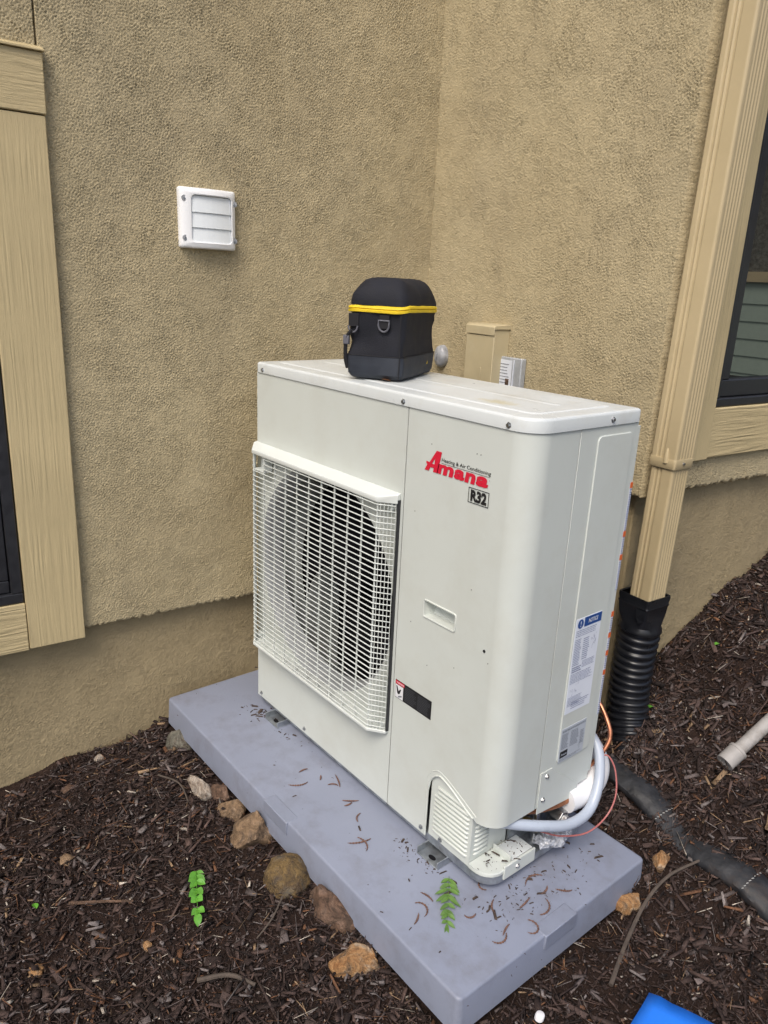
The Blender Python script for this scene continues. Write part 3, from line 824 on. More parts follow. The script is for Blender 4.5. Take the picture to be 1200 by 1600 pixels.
st = bpy.data.objects.new('refrigerant_mark', None); COL.objects.link(st); st.parent = hp
bx0, bx1, bz0, bz1 = .8015, .8550, .8085, .8385
mb = UB()
for (a, b, c, d) in ((bx0, bx1, bz0, bz0+.0014), (bx0, bx1, bz1-.0014, bz1), (bx0, bx0+.0014, bz0+.0014, bz1-.0014), (bx1-.0014, bx1, bz0+.0014, bz1-.0014)):
    mb.add([front(a, c), front(b, c), front(b, d), front(a, d)], [(0, 1, 2, 3)])
mb.build('border', 'ink', st)
v2, f2 = text_2d('R32', .8075, .8495, .8118, .8352, bold=.052); lay('lettering', v2, f2, front, 'ink', st)
# dark warning sticker
ws = UB().box(.6225, .7430, -.0008, -.0002, .2970, .3420).build('warning_sticker', 'ink')
ws['label'] = 'black warning sticker with red heading'
lay('heading', [(.6235, .3325), (.6535, .3325), (.6535, .3410), (.6235, .3410)], [(0, 1, 2, 3)], front, 'red', ws)
v2, f2 = text_2d('WARNING', .6265, .6525, .3348, .3388, bold=.02); lay('lettering', v2, f2, lambda x, z: (x, -.0016, z), 'white', ws)
lay('picture', [(.6235, .2985), (.6500, .2985), (.6500, .3312), (.6235, .3312)], [(0, 1, 2, 3)], front, 'white', ws)
lay('hand_sign', [(.626, .328), (.630, .328), (.635, .3165), (.640, .323), (.6435, .323), (.639, .311), (.633, .308), (.630, .312)], [(0, 7, 2, 1), (2, 7, 6, 5), (2, 5, 4, 3)], lambda x, z: (x, -.0016, z), 'ink', ws)
lay('blade_sign', [(.633, .303), (.646, .309), (.647, .306), (.636, .3005)], [(0, 3, 2, 1)], lambda x, z: (x, -.0016, z), 'inkgrey', ws)
r_ = random.Random(5); mb = UB()
print_lines(mb, front, .6560, .6950, .3010, .3380, 9, r_, .35)
print_lines(mb, front, .6990, .7400, .3010, .3380, 10, r_, .35)
mb.build('fine_print', 'inkdim', ws)
# notice label
nl = UB().box(W+.0024, W+.0030, .1925, .2790, .3450, .5660).build('notice_label', 'labelwhite')
nl['label'] = 'white notice label with dark blue heading'
lay('heading', [(.2200, .5440), (.2785, .5440), (.2785, .5650), (.2200, .5650)], [(0, 1, 2, 3)], sidep, 'blue', nl)
v2, f2 = text_2d('NOTICE', .2330, .2660, .5500, .5595, bold=.02, shear=.2); lay('lettering', v2, f2, lambda y, z: (W+.0040, y, z), 'white', nl)
lay('symbol', [(.2075+.0095*math.cos(k*math.pi/10), .5535+.0105*math.sin(k*math.pi/10)) for k in range(20)], [tuple(range(20))], sidep, 'blue', nl)
v2, f2 = text_2d('!', .2062, .2088, .5470, .5600, bold=.01); lay('lettering', v2, f2, lambda y, z: (W+.0040, y, z), 'white', nl)
mb = UB()
print_lines(mb, sidep, .1960, .2740, .5240, .5400, 4, r_, .30)
print_lines(mb, sidep, .1960, .2200, .4580, .5200, 16, r_, .30, .12, .4)
print_lines(mb, sidep, .2250, .2480, .4660, .5180, 11, r_, .30, .12, .4)
print_lines(mb, sidep, .2300, .2740, .4470, .4640, 5, r_, .30)
print_lines(mb, sidep, .1970, .2300, .4420, .4560, 3, r_, .5)
print_lines(mb, sidep, .1960, .2720, .4160, .4400, 7, r_, .30)
print_lines(mb, sidep, .1960, .2460, .3620, .3850, 7, r_, .30)
print_lines(mb, sidep, .2100, .2720, .3530, .3720, 4, r_, .30)
for k in range(26):
    y0, z0 = (r_.uniform(.252, .270), r_.uniform(.486, .520)) if k < 14 else (r_.uniform(.198, .226), r_.uniform(.390, .412))
    dy, dz = r_.uniform(-.006, .006), r_.uniform(-.008, .008)
    mb.add([sidep(y0, z0), sidep(y0+.0008, z0), sidep(y0+dy+.0008, z0+dz), sidep(y0+dy, z0+dz)], [(0, 1, 2, 3)])
mb.build('fine_print', 'inkblue', nl)
# rating plate
rp = UB().box(W+.0024, W+.0030, .1915, .2775, .2260, .3090).build('rating_plate', 'labelgrey')
rp['label'] = 'grey rating plate with fine print'
mb = UB()
print_lines(mb, sidep, .1945, .2750, .3000, .3050, 2, r_, .5, ragged=False)
print_lines(mb, sidep, .1945, .2200, .2580, .2960, 11, r_, .32, .12, .4)
print_lines(mb, sidep, .2250, .2560, .2560, .2960, 11, r_, .32, .12, .4)
print_lines(mb, sidep, .2600, .2745, .2500, .2860, 9, r_, .32, .2, .6)
print_lines(mb, sidep, .1945, .2740, .2285, .2350, 2, r_, .32)
mb.build('fine_print', 'inkgrey', rp)
lay('maker_block', [(.1945, .2370), (.2200, .2370), (.2200, .2530), (.1945, .2530)], [(0, 1, 2, 3)], sidep, 'ink', rp)
v2, f2 = text_2d('Amana', .1975, .2170, .2420, .2480, bold=.01); lay('lettering', v2, f2, lambda y, z: (W+.0040, y, z), 'labelgrey', rp)
# warning strips along the rear edge
for (z0, z1, marks) in ((.60, .835, (.832, .727, .675)), (.30, .548, (.545, .495, .452, .405))):
    ed = UB().box(W-.001, W-.0004, D+.0016, D+.0095, z0, z1).build('edge_label', 'labelwhite')
    mb = UB(); print_lines(mb, lambda y, z: (W+.0002, y, z), D+.0025, D+.0092, z0, z1, 46, r_, .5, .2, .5); mb.build('fine_print', 'inkblue', ed)
    for q in marks:
        UB().box(W-.0003, W+.0004, D+.0014, D+.0099, q-.006, q+.006).build('orange_mark', 'orange', ed)
# seams, pin holes and a missing plug
UB().tube([(.878, -.0012, .522), (.878, .002, .522)], .0032, 12).build('plug_hole', 'ink')
for (x, z) in ((.943, .50), (.83, .635), (.69, .90), (.815, .905), (.825, .905), (.652, .75), (.72, .42), (.80, .45), (.66, .50)):
    UB().tube([(min(x, .89), -.0007, z), (min(x, .89), .001, z)], .0011, 8).build('dent', 'seam')

# ------------------------------------------------------------------ carry bag on the lid
bang = math.atan2(.050, .086)
bag = empty('carry_bag', 'black padded carry bag with yellow zipper on top of the heat pump', 'bag', (.490, .082, .9944), bang)
bag.scale = (1.0, 1.0, .945)
# local: origin at the near corner, -x along the narrow face, +y along the long face
BW, BL = .131, .232
def bagring(z, g, r, dx=0, dy=0, n=7):
    p0_ = rrect(-BW-g+dx, g+dx, -g+dy, BL+g+dy, r, n); pts = []
    for a_, b_ in zip(p0_, p0_[1:]+p0_[:1]):
        k_ = max(1, int(round(math.dist(a_, b_)/.022))) if math.dist(a_, b_) > .03 else 1
        k_ = 6 if k_ > 1 else 1
        pts += [(a_[0]+(b_[0]-a_[0])*q/k_, a_[1]+(b_[1]-a_[1])*q/k_) for q in range(k_)]
    return [(x + .006*noise.noise(Vector((x*17, y*17, z*30))), y + .006*noise.noise(Vector((x*17+7, y*17, z*30))), z) for x, y in pts]
mb = MB(); mb.loft([bagring(0, -.010, .012), bagring(.002, -.004, .013), bagring(.012, .002, .013), bagring(.035, .003, .013), bagring(.054, .002, .013)], cap1=False)
mb.build('base_panel', 'fabric2', bag, smooth=True)
mb = MB(); mb.loft([bagring(.053, .0005, .013), bagring(.056, .0005, .013), bagring(.070, -.0012, .013), bagring(.085, -.002, .014), bagring(.10, -.001, .014), bagring(.12, -.0015, .015), bagring(.135, .0005, .016), bagring(.146, .001, .018), bagring(.157, .003, .020)], cap0=False)
mb.build('body', 'fabric', bag, smooth=True)
lidp = [(.170, .0035, .028), (.180, .0035, .03), (.194, .0015, .032), (.207, -.003, .036), (.218, -.010, .042), (.2265, -.020, .041), (.2315, -.031, .030), (.2335, -.044, .016)]
mb = MB(); mb.loft([bagring(z, g, min(r*.8, (BW+2*g)/2-.020)) for z, g, r in lidp])
mb.build('lid', 'fabric', bag, smooth=True)
def ringpath(z, g, r, n=9, wob=.0):
    p = rrect(-BW-g, g, -g, BL+g, r, n); return [(x, y, z + wob*noise.noise(Vector((x*10, y*10, 3)))) for x, y in p]
mb = MB(); mb.loft([ringpath(.154, .003, .027, wob=.009), ringpath(.1555, .0075, .028, wob=.009), ringpath(.1605, .008, .028, wob=.009), ringpath(.1625, .0050, .028, wob=.009), ringpath(.164, .008, .028, wob=.009), ringpath(.1685, .007, .028, wob=.009), ringpath(.1705, .003, .028, wob=.009)], False, False)
mb.build('zipper', 'yellow', bag, smooth=True)
# vertical edge seam, base seam
MB().tube([(-.006, -.0045, .004), (-.0045, -.0045, .05), (-.006, -.0065, .10), (-.005, -.006, .150)], .0014, 6).build('seam_piping', 'webbing', bag, smooth=True)
sp = bagring(.0545, .0022, .013); MB().tube(sp + sp[:2], .0011, 6, cap=False).build('seam_piping', 'webbing', bag, smooth=True)
# D-ring on the narrow face
ring = [(-.045 + .0125*math.cos(a), -.006 - .002*math.sin(-a), .128 - .016*math.sin(a)) for a in [math.pi*k/14 for k in range(15)]]
dr = MB().tube(ring + [(-.0575, -.005, .137), (-.0325, -.005, .137), ring[0]], .0021, 8).build('d_ring', 'ring', bag, smooth=True)
MB().box(-.0565, -.0335, -.0045, -.0005, .118, .150).build('loop', 'webbing', bag, bevel=.001)
# buckle strap on the far edge
MB().box(-BW+.002, -BW+.026, -.006, -.001, .120, .150).build('loop', 'webbing', bag, bevel=.001)
ring2 = [(-BW+.014 + .011*math.cos(a), -.0075, .122 - .015*math.sin(a)) for a in [math.pi*k/12 for k in range(13)]]
MB().tube(ring2, .002, 8).build('d_ring', 'ring', bag, smooth=True)
sb = catmull([(-BW+.012, -.008, .112), (-BW+.002, -.008, .098), (-BW-.003, -.006, .075), (-BW-.004, -.002, .045), (-BW-.001, .004, .022)], 6)
strap = MB().tube(sb, .0045, 6).build('strap', 'webbing', bag, smooth=True)
MB().box(-BW-.008, -BW+.006, -.012, -.002, .078, .100).build('buckle', 'ring', strap, bevel=.002)
# small tag on the long face
tg = MB()
for (a, b) in ((.168, .1715), (.173, .1755), (.177, .180)):
    tg.box(.0010, .0026, a, b, .028, .0355)
tg.build('maker_tag', 'yellow', bag)

# ------------------------------------------------------------------ wall vent
vent = empty('exhaust_vent', 'white louvred exhaust vent on the stucco wall', 'vent', H2U(XS, 0, 1.268), YAW)
VY0, VY1, VH = -.1335, .0225, .150
def bulge(y): 
    t = (y-(VY0+VY1)/2)/((VY1-VY0)/2); return .016*(1-t*t)
def vring(x, g, r, bl=1.0, n=8, inner=False):
    if inner: p = rrect(-.1050+g, .0075-g, .016+g, .132-g, r, n)
    else: p = rrect(VY0+g, VY1-g, 0+g, VH-g, r, n)
    out = []
    P2 = []
    for i in range(len(p)):          # subdivide long edges so the bulge shows
        a = p[i]; b = p[(i+1) % len(p)]; P2.append(a)
        if math.dist(a, b) > .05:
            for k in range(1, 8): P2.append((a[0]+(b[0]-a[0])*k/8, a[1]+(b[1]-a[1])*k/8))
    for y, z in P2: out.append((x + bl*bulge(y), y, z))
    return out
mb = MB(); mb.loft([vring(.0, .0, .006, 0), vring(.010, .0, .006, .6), vring(.015, .002, .007, 1), vring(.0175, .006, .008, 1), vring(.018, .012, .006, 1), vring(.019, -.002, .010, 1, inner=True), vring(.018, .0, .010, 1, inner=True), vring(.004, .001, .010, .8, inner=True)], False, False)
mb.build('frame', 'ventwhite', vent, smooth=True)
MB().box(.002, .004, -.108, .010, .012, .136).build('back_plate', 'dark', vent)
for k in range(3):
    z1 = .1305 - k*.0378; z0 = z1 - .0405
    mb = MB(); N = 8; ring_ = []
    for (x, z) in ((.0135, z1), (.0172, z0), (.0158, z0-.0003), (.0122, z1)):
        ring_.append([(x + .85*bulge(y), y, z) for y in [-.1035+(.0060+.1035)*i/N for i in range(N+1)]])
    ring_.append(ring_[0]); mb.loft(ring_, False, False, closed=False)
    mb.build('flap', 'ventflap', vent)
for (y, z) in ((VY0+.012, .122), (VY0+.012, .025), (VY1-.006, .118), (VY1-.006, .025)):
    b = .019 + bulge(y) - .006
    MB().tube([(b-.002, y, z), (b+.0035, y, z), (b+.0058, y, z)], [.007, .0072, .0075], 16, cap=True).build('screw_recess', 'plume', vent, smooth=True)
    MB().tube([(b+.005, y, z-.001), (b+.0075, y, z-.001)], [.0036, .0025], 10).build('screw', 'zinc', vent)

# ------------------------------------------------------------------ utility box, pouch, round cover on the return wall
ub = empty('utility_box', 'tan metal utility box with overhanging lid on the return wall', 'utility box', H2U(.085, YJ, .62), YAW)
MB().box(0, .1195, -.056, .0, 0, .470).build('body', 'boxpaint', ub, bevel=.002)
MB().box(-.0015, .121, -.0605, -.0565, .012, .452).build('door', 'boxpaint', ub, bevel=.002)
MB().prism([(.003, .4705), (-.0608, .4705), (-.0612, .4535), (-.0635, .4535), (-.0635, .477), (-.058, .4815), (.003, .484)], -.003, .1235, axis=0).build('lid', 'boxpaint', ub, bevel=.0015)
MB().box(.070, .076, -.063, -.0606, .31, .36).build('latch', 'boxpaint', ub, bevel=.001)
po = empty('document_pouch', 'clear plastic pouch with printed white card beside the utility box', 'pouch', H2U(.210, YJ-.012, .80), YAW)
MB().box(-.028, .078, -.012, .008, 0, .216).build('sleeve', 'pouch', po, bevel=.003)
cd = MB().box(-.023, .042, -.0135, -.0125, .004, .208).build('card', 'labelwhite', po)
mb = MB(); pl_ = lambda x, z: (x, -.0142, z)
print_lines(mb, pl_, -.016, .036, .112, .200, 10, r_, .20, .1, .4); mb.build('fine_print', 'inkgrey', cd)
MB().box(.020, .034, -.0145, -.0138, .135, .155).build('picture', 'rock_brown', cd)
MB().box(.0475, .0505, -.0145, -.0125, .003, .21).build('fold', 'labelwhite', po)
rc = empty('round_cover', 'small grey domed cover on the wall, half hidden behind the bag', 'cover', H2U(-.098, YJ, .985), YAW)
MB().loft([[(r*math.cos(2*math.pi*k/28)*.75, -y, r*math.sin(2*math.pi*k/28)) for k in range(28)] for y, r in ((0, .036), (.010, .036), (.018, .033), (.024, .024), (.026, .010))]).build('dome', 'plume', rc, smooth=True)
MB().tube([(.0, -.024, -.014), (.0, -.030, -.012), (.0, -.030, .008), (.0, -.024, .010)], .0022, 8).build('tab', 'plume', rc, smooth=True)

# ------------------------------------------------------------------ downspout
ds = empty('downspout', 'tan ribbed metal downspout at the corner of the house', 'downspout', H2U(0, 0, .46), YAW)
def spout_ring(z, x0, x1, y0, y1):
    """ribbed rectangular section: two grooves on the wide face, fine flutes on the narrow face"""
    P = []
    cr = .006
    def edge(a, b, grooves, nrm):
        L = math.dist(a, b)
        d = ((b[0]-a[0])/L, (b[1]-a[1])/L)
        pts = [(0, 0)]
        for (c, wd, dp) in grooves:
            pts += [(c*L-wd, 0), (c*L-wd*.4, dp), (c*L+wd*.4, dp), (c*L+wd, 0)]
        pts += [(L, 0)]
        for s, q in pts: P.append((a[0]+d[0]*s-nrm[0]*q, a[1]+d[1]*s-nrm[1]*q, z))
    g2 = [(.26, .0055, .0030), (.46, .0055, .0030)]
    fl = [(q, .0045, .0011) for q in (.16, .34, .52, .70, .87)]
    edge((x0+cr, y0), (x1-cr, y0), g2, (0, -1))
    for k in range(1, 4): a = -math.pi/2+math.pi/2*k/4; P.append((x1-cr+cr*math.cos(a), y0+cr+cr*math.sin(a), z))
    edge((x1, y0+cr), (x1, y1-cr), fl, (1, 0))
    for k in range(1, 4): a = math.pi/2*k/4; P.append((x1-cr+cr*math.cos(a), y1-cr+cr*math.sin(a), z))
    edge((x1-cr, y1), (x0+cr, y1), [], (0, 1))
    edge((x0, y1-cr), (x0, y0+cr), [], (-1, 0))
    return P
def lean(z): return .017*(z-.45)/.85
def sring(Zw, dx=0, shrink=0):
    l_ = lean(Zw-.0)
    return spout_ring(Zw-.46, .734+l_+shrink+dx, .806+l_-shrink+dx, .690+shrink, .762-shrink)
MB().loft([sring(z, shrink=.0) for z in (.8225, 1.2, 1.8, 2.4, TOP)], cap0=True).build('upper_pipe', 'downspout', ds)
MB().loft([sring(z, shrink=.0035) for z in (.455, .60, .78, .8235)]).build('lower_pipe', 'downspout', ds)
def plain(Zw, g, n=4): 
    l_ = lean(Zw); return [(x, y, Zw-.46) for x, y in rrect(.734+l_-g, .806+l_+g, .690-g, .762+g, .007, n)]
MB().loft([plain(.812, .0002), plain(.813, .0009), plain(.834, .0009), plain(.837, .0002)], True, True).build('collar', 'downspout', ds, smooth=True)
MB().tube([(.788, .6905, .366), (.788, .6900, .385), (.788, .691, .402)], [.0065, .0062, .002], 10).build('crimp', 'downspout', ds, smooth=True)
MB().tube([(.812, .722, .366), (.818, .722, .366)], [.0042, .003], 8).build('screw', 'zinc', ds)
MB().box(.7995, .8035, .74, .756, 1.9, 1.93).build('strap', 'downspout', ds)

# ------------------------------------------------------------------ black drain
dp_ = empty('drain_pipe', 'black corrugated drain pipe below the downspout', 'drain pipe', H2U(.77, .735, .05), YAW)
def L3(X, Y, Zw): return (X-.77, Y-.735, Zw-.05)
def sq(Zw, g, r, cx=.762, cy=.728, hx=.0445, hy=.044, n=7):
    return [L3(x, y, Zw) for x, y in rrect(cx-hx-g, cx+hx+g, cy-hy-g, cy+hy+g, r, n)]
def circ(Zw, r, cx, cy, n=32):
    # same vertex order as rrect: start at lower right going counter-clockwise
    out = []
    for q in range(4):
        for k in range(8):
            a = math.radians(-90 + 90*q + 90*k/7); out.append(L3(cx+r*math.cos(a), cy+r*math.sin(a), Zw))
    return out
def sqz(Zw, g, r): return sq(Zw, g, r)
rr_ = [sqz(.474, -.003, .005), sqz(.4755, .0015, .006), sqz(.468, .0025, .006), sqz(.455, .0005, .006), sqz(.451, .002, .006), sqz(.447, .0005, .006), sqz(.422, -.001, .008), circ(.392, .050, .762, .730), circ(.384, .054, .762, .730), circ(.378, .0545, .762, .730), circ(.376, .05, .762, .730)]
MB().loft(rr_, cap0=False, cap1=True).build('adapter', 'blackplastic', dp_, smooth=True, bevel=0)
MB().add([L3(.775, .6795, .448), L3(.806, .6795, .448), L3(.806, .6795, .420), L3(.793, .676, .412), L3(.782, .677, .425)], [(0, 1, 2, 3, 4)]).build('rib', 'blackplastic', dp_)
cl = catmull([(.762, .732, .385), (.758, .733, .33), (.755, .735, .26), (.758, .733, .19), (.770, .727, .13), (.790, .716, .08), (.812, .70, .035), (.835, .685, -.01)], 34)
path = []; rad = []
tot = 0
for i, p in enumerate(cl):
    if i: tot += (cl[i]-cl[i-1]).length
    t = (tot/.0215) % 1.0
    path.append(L3(*p)); rad.append(.0490 + .0050*(1 if t < .62 else -.2) * (math.sin(math.pi*min(1, t/.62))**.5 if t < .62 else 1))
MB().tube(path, rad, 40).build('corrugated_hose', 'blackplastic', dp_, smooth=True)

# buried drain sock, seen between the mulch
def sock_path():
    pts = [(.78, .60), (.835, .585), (.90, .560), (.97, .550), (1.04, .545), (1.10, .527), (1.18, .516), (1.26, .510), (1.36, .50), (1.48, .48)]
    dzs = [-.030, -.020, -.007, -.004, -.008, -.012, -.008, -.002, -.001, -.006]
    return [(x, y, gz(x, y) + d - .012) for (x, y), d in zip(pts, dzs)]
sk = catmull(sock_path(), 12)
def sock_frame(i):
    t = (sk[min(i+1, len(sk)-1)]-sk[max(i-1, 0)]).normalized(); side = Vector((-t.y, t.x, 0)).normalized(); up = t.cross(side)
    return t, side, (up if up.z > 0 else -up)
rings = []
for i in range(len(sk)):
    t, side, up = sock_frame(i); ring_ = []
    for k in range(28):
        a = 2*math.pi*k/28; q = 1 + .10*noise.noise(Vector((i*.35, math.cos(a)*2, math.sin(a)*2))) + .05*noise.noise(Vector((i*1.1, math.cos(a)*5, math.sin(a)*5)))
        ring_.append(sk[i] + side*(.048*q*math.sin(a)) + up*(.026*q*math.cos(a)))
    rings.append(ring_)
o = MB().loft(rings).build('drain_sock', 'fabricpipe', smooth=True)
tag(o, 'black fabric covered drain pipe half buried in the mulch slope', 'drain pipe')
for (x, y, sp_) in ((1.035, .5505, .0), (1.265, .511, .0)):
    mb = MB()
    i0 = min(range(len(sk)), key=lambda i: (sk[i].x-x)**2 + (sk[i].y-y)**2)
    c = sk[i0]; t, side, up = sock_frame(i0)
    for k in range(12):
        a = -1.2 + 2.3*k/11
        p = c + side*math.sin(a)*.0485 + up*math.cos(a)*.0275; q = c + side*math.sin(a+.11)*.0485 + up*math.cos(a+.11)*.0275 + t*.002
        mb.tube([p, q], .0010, 5)
    mb.build('stitching', 'thread', o)

# ------------------------------------------------------------------ lines behind the unit
fc = catmull([(.905, .03, .13), (.935, .075, .118), (.968, .14, .103), (.985, .21, .085), (.985, .28, .088), (.972, .325, .13), (.950, .350, .178), (.922, .360, .208), (.875, .366, .228), (.80, .38, .25), (.70, .45, .30), (.62, .60, .36), (.56, .735, .38)], 10)
o = MB().tube(fc, [.0118 + .0002*math.sin(i*3.1) for i in range(len(fc))], 16).build('flexible_conduit', 'conduit', smooth=True)
tag(o, 'smooth blue grey conduit looping out beside the heat pump', 'conduit')
cp = catmull([(.905, .335, .12), (.925, .345, .140), (.944, .365, .178), (.948, .385, .215), (.932, .392, .248), (.89, .40, .285), (.80, .43, .30), (.70, .55, .32), (.60, .735, .33)], 10)
o = MB().tube(cp, .0052, 10).build('copper_tube', 'copper', smooth=True)
tag(o, 'thin bright copper tube curving behind the rear corner of the heat pump', 'copper tube')
rl = empty('refrigerant_line', 'thick copper line in a white foam sleeve under the side panel', 'refrigerant line', (.93, .25, .08))
def LR(p): return (p[0]-.93, p[1]-.25, p[2]-.08)
MB().tube([LR(p) for p in catmull([(.905, .10, .128), (.925, .15, .115), (.935, .21, .105), (.937, .27, .100), (.935, .33, .105)], 8)], .0115, 14).build('copper_pipe', 'coppero', rl, smooth=True)
sl_path = catmull([(.935, .255, .098), (.940, .31, .098), (.938, .355, .110), (.915, .395, .128), (.86, .42, .15), (.76, .44, .18), (.66, .52, .22), (.58, .735, .26)], 8)
MB().tube([LR(p) for p in sl_path], [.031]*len(sl_path), 24).build('foam_sleeve', 'insul', rl, smooth=True)
wr = catmull([(.955, .150, .075), (.975, .20, .052), (.995, .27, .040), (1.000, .332, .058), (.998, .362, .10), (.980, .375, .15), (.960, .372, .178), (.945, .362, .176)], 8)
o = MB().tube(wr, .0019, 8).build('thin_wire', 'wire', smooth=True)
tag(o, 'thin pink wire hanging in a loop outside the grey conduit', 'wire')

# ------------------------------------------------------------------ loose pipe, blue sheet, cap
a = Vector((1.094, .676)); b = Vector((1.180, 1.05))
za, zb_ = gz(*a)+.026, gz(*b)+.034
pv = empty('plastic_pipe', 'weathered white plastic pipe with coupling lying on the slope', 'pipe', (a.x, a.y, za))
d = Vector((b.x-a.x, b.y-a.y, zb_-za))
t_ = d.normalized()
def hollow(p0, p1, ro, ri, n=24):
    mb = MB(); t = (Vector(p1)-Vector(p0)).normalized(); u = t.orthogonal().normalized(); v = t.cross(u)
    R_ = lambda p, r: [Vector(p)+(u*math.cos(2*math.pi*k/n)+v*math.sin(2*math.pi*k/n))*r for k in range(n)]
    mb.loft([R_(p0, ri), R_(Vector(p0)+t*.0, ro), R_(p1, ro), R_(p1, ri), R_(Vector(p0)+t*.0005, ri)], False, False); return mb
hollow(t_*.02, d, .0165, .0135).build('tube', 'pvc', pv, smooth=True)
hollow(t_*0, t_*.048, .0222, .0158).build('coupling', 'pvc', pv, smooth=True)
hollow(t_*.043, t_*.050, .0236, .020).build('coupling_lip', 'pvc', pv, smooth=True)

bs = empty('plastic_sheet', 'bright blue plastic sheet lying on the mulch at the bottom edge', 'sheet', (1.30, .14, gz(1.30, .14)+.02), 0)
zz = lambda x, y: max(gz(1.30+x, .14+y)+.026, gz(1.30, .14)+.03) - (gz(1.30, .14)+.02)
c0 = Vector((-.052, .018)); e1 = Vector((.165, .052)); e2 = Vector((.045, -.26))
v = []; Nn = 8
for j in range(Nn+1):
    for i in range(Nn+1):
        p = c0 + e1*(i/Nn) + e2*(j/Nn)
        z = .016 + .018*(i/Nn)*(1-j/Nn) + .004*math.sin(5*i/Nn+3*j/Nn)
        if i < 2 and j == 0: z += .006
        v.append((p.x, p.y, z))
o = mk('sheet', v, [(j*(Nn+1)+i, j*(Nn+1)+i+1, (j+1)*(Nn+1)+i+1, (j+1)*(Nn+1)+i) for j in range(Nn) for i in range(Nn)], 'bluesheet', bs, smooth=True)
so_ = o.modifiers.new('thick', 'SOLIDIFY'); so_.thickness = .0016
capx, capy = 1.142, -.046
cz_ = gz(capx, capy)+.012
o = MB().loft([[(capx+r*math.cos(2*math.pi*k/24), capy+r*math.sin(2*math.pi*k/24)+.3*z, cz_+z) for k in range(24)] for z, r in ((0, .0090), (.006, .0092), (.0085, .0082), (.0095, .006))]).build('bottle_cap', 'cap', smooth=True)
tag(o, 'small round white plastic cap on the mulch below the pad corner', 'cap')

# ------------------------------------------------------------------ rocks
def rock(x, y, sx, sy, sz, rz, mat, seed, label, dz=0.0, ang=.35, flat=0.0, tilt=(0, 0)):
    bm = bmesh.new(); bmesh.ops.create_icosphere(bm, subdivisions=4, radius=1)
    rd = random.Random(seed)
    planes = []
    for k in range(13):
        nn = Vector((rd.gauss(0, 1), rd.gauss(0, 1), rd.gauss(0, 1))).normalized(); planes.append((nn, rd.uniform(.50, .80)))
    for p in bm.verts:
        q = p.co.copy()
        if ang > 0:
            for nn, dd in planes:
                e = q.dot(nn) - (dd + (1-ang)*.35)
                if e > 0: q -= nn*e*.97
        q *= 1.12 + .16*noise.noise(q*1.7+Vector((seed, 0, 0))) + .06*noise.noise(q*5+Vector((0, seed, 0))) + .03*noise.noise(q*13) + .02*noise.noise(q*29)
        p.co = Vector((q.x*sx, q.y*sy, q.z*sz))
    me = bpy.data.meshes.new('rock'); bm.to_mesh(me); bm.free()
    me.materials.append(M[mat])
    for p in me.polygons: p.use_smooth = True
    me.set_sharp_from_angle(angle=math.radians(24))
    o = bpy.data.objects.new('rock', me); COL.objects.link(o)
    o.location = (x, y, gz(x, y) + sz*.10 + dz - .004); o.rotation_euler = (tilt[0], tilt[1], rz)
    tag(o, label, 'rock'); return o
rock(-.085, -.215, .042, .034, .040, .4, 'rock_grey', 1, 'grey rounded rock tucked under the far left corner of the pad', .008, .2)
rock(.150, -.262, .052, .022, .030, .55, 'rock_white', 2, 'pale jagged rock standing beside the pad, the whitest of the row', .012, .9, tilt=(.3, .5))
rock(.195, -.228, .035, .025, .030, .5, 'rock_brown', 3, 'brown wedge rock squeezed between the white rock and the pad', .004, .7)
rock(.265, -.232, .038, .030, .030, .2, 'rock_tan', 4, 'grey tan rock under the pad edge behind the flat tan slab', .002, .5)
rock(.392, -.244, .056, .046, .046, .8, 'rock_tan', 6, 'flat tan slab rock leaning on the middle of the pad edge', .014, .75, tilt=(.15, -.1))
rock(.566, -.250, .050, .046, .048, .1, 'rock_yellow', 7, 'round mossy yellow rock beside the pad', .006, .1)
rock(.706, -.228, .062, .032, .048, .25, 'rock_brown', 8, 'brown angular rock half under the pad near its front corner', .0, .8)
rock(.838, -.252, .058, .038, .034, .7, 'rock_orange', 9, 'orange broken rock nearest the front corner of the pad', .008, .95, tilt=(.25, .15))
rock(1.090, .318, .036, .022, .026, 1.0, 'rock_orange', 10, 'small tan orange rock at the right edge of the pad', .012, .8)
rock(1.100, .425, .018, .026, .022, .3, 'rock_orange', 11, 'small orange stone behind the tan one right of the pad', .010, .7)
rock(1.262, .622, .035, .030, .030, .3, 'rock_tan', 12, 'tan rock on the slope at the right edge of the picture', .012, .7)
rock(-.215, -.415, .018, .012, .012, .3, 'rock_white', 13, 'small pale stone by the foundation wall, left of the pad', .006, .8)
rock(-.150, -.520, .024, .016, .012, .9, 'rock_brown', 14, 'small brown stone lying in the mulch near the foundation wall', .004, .6)
rock(.150, -.620, .020, .015, .012, .2, 'rock_tan', 15, 'small tan stone out in the mulch left of the leafy sprig', .006, .6)
rock(.500, -.560, .011, .010, .009, .2, 'rock_orange', 16, 'tiny orange pebble in the mulch below the leafy sprig', .006, .3)
rock(.400, -.760, .016, .012, .010, .8, 'rock_orange', 17, 'small rusty stone in the open mulch at lower left', .006, .5)

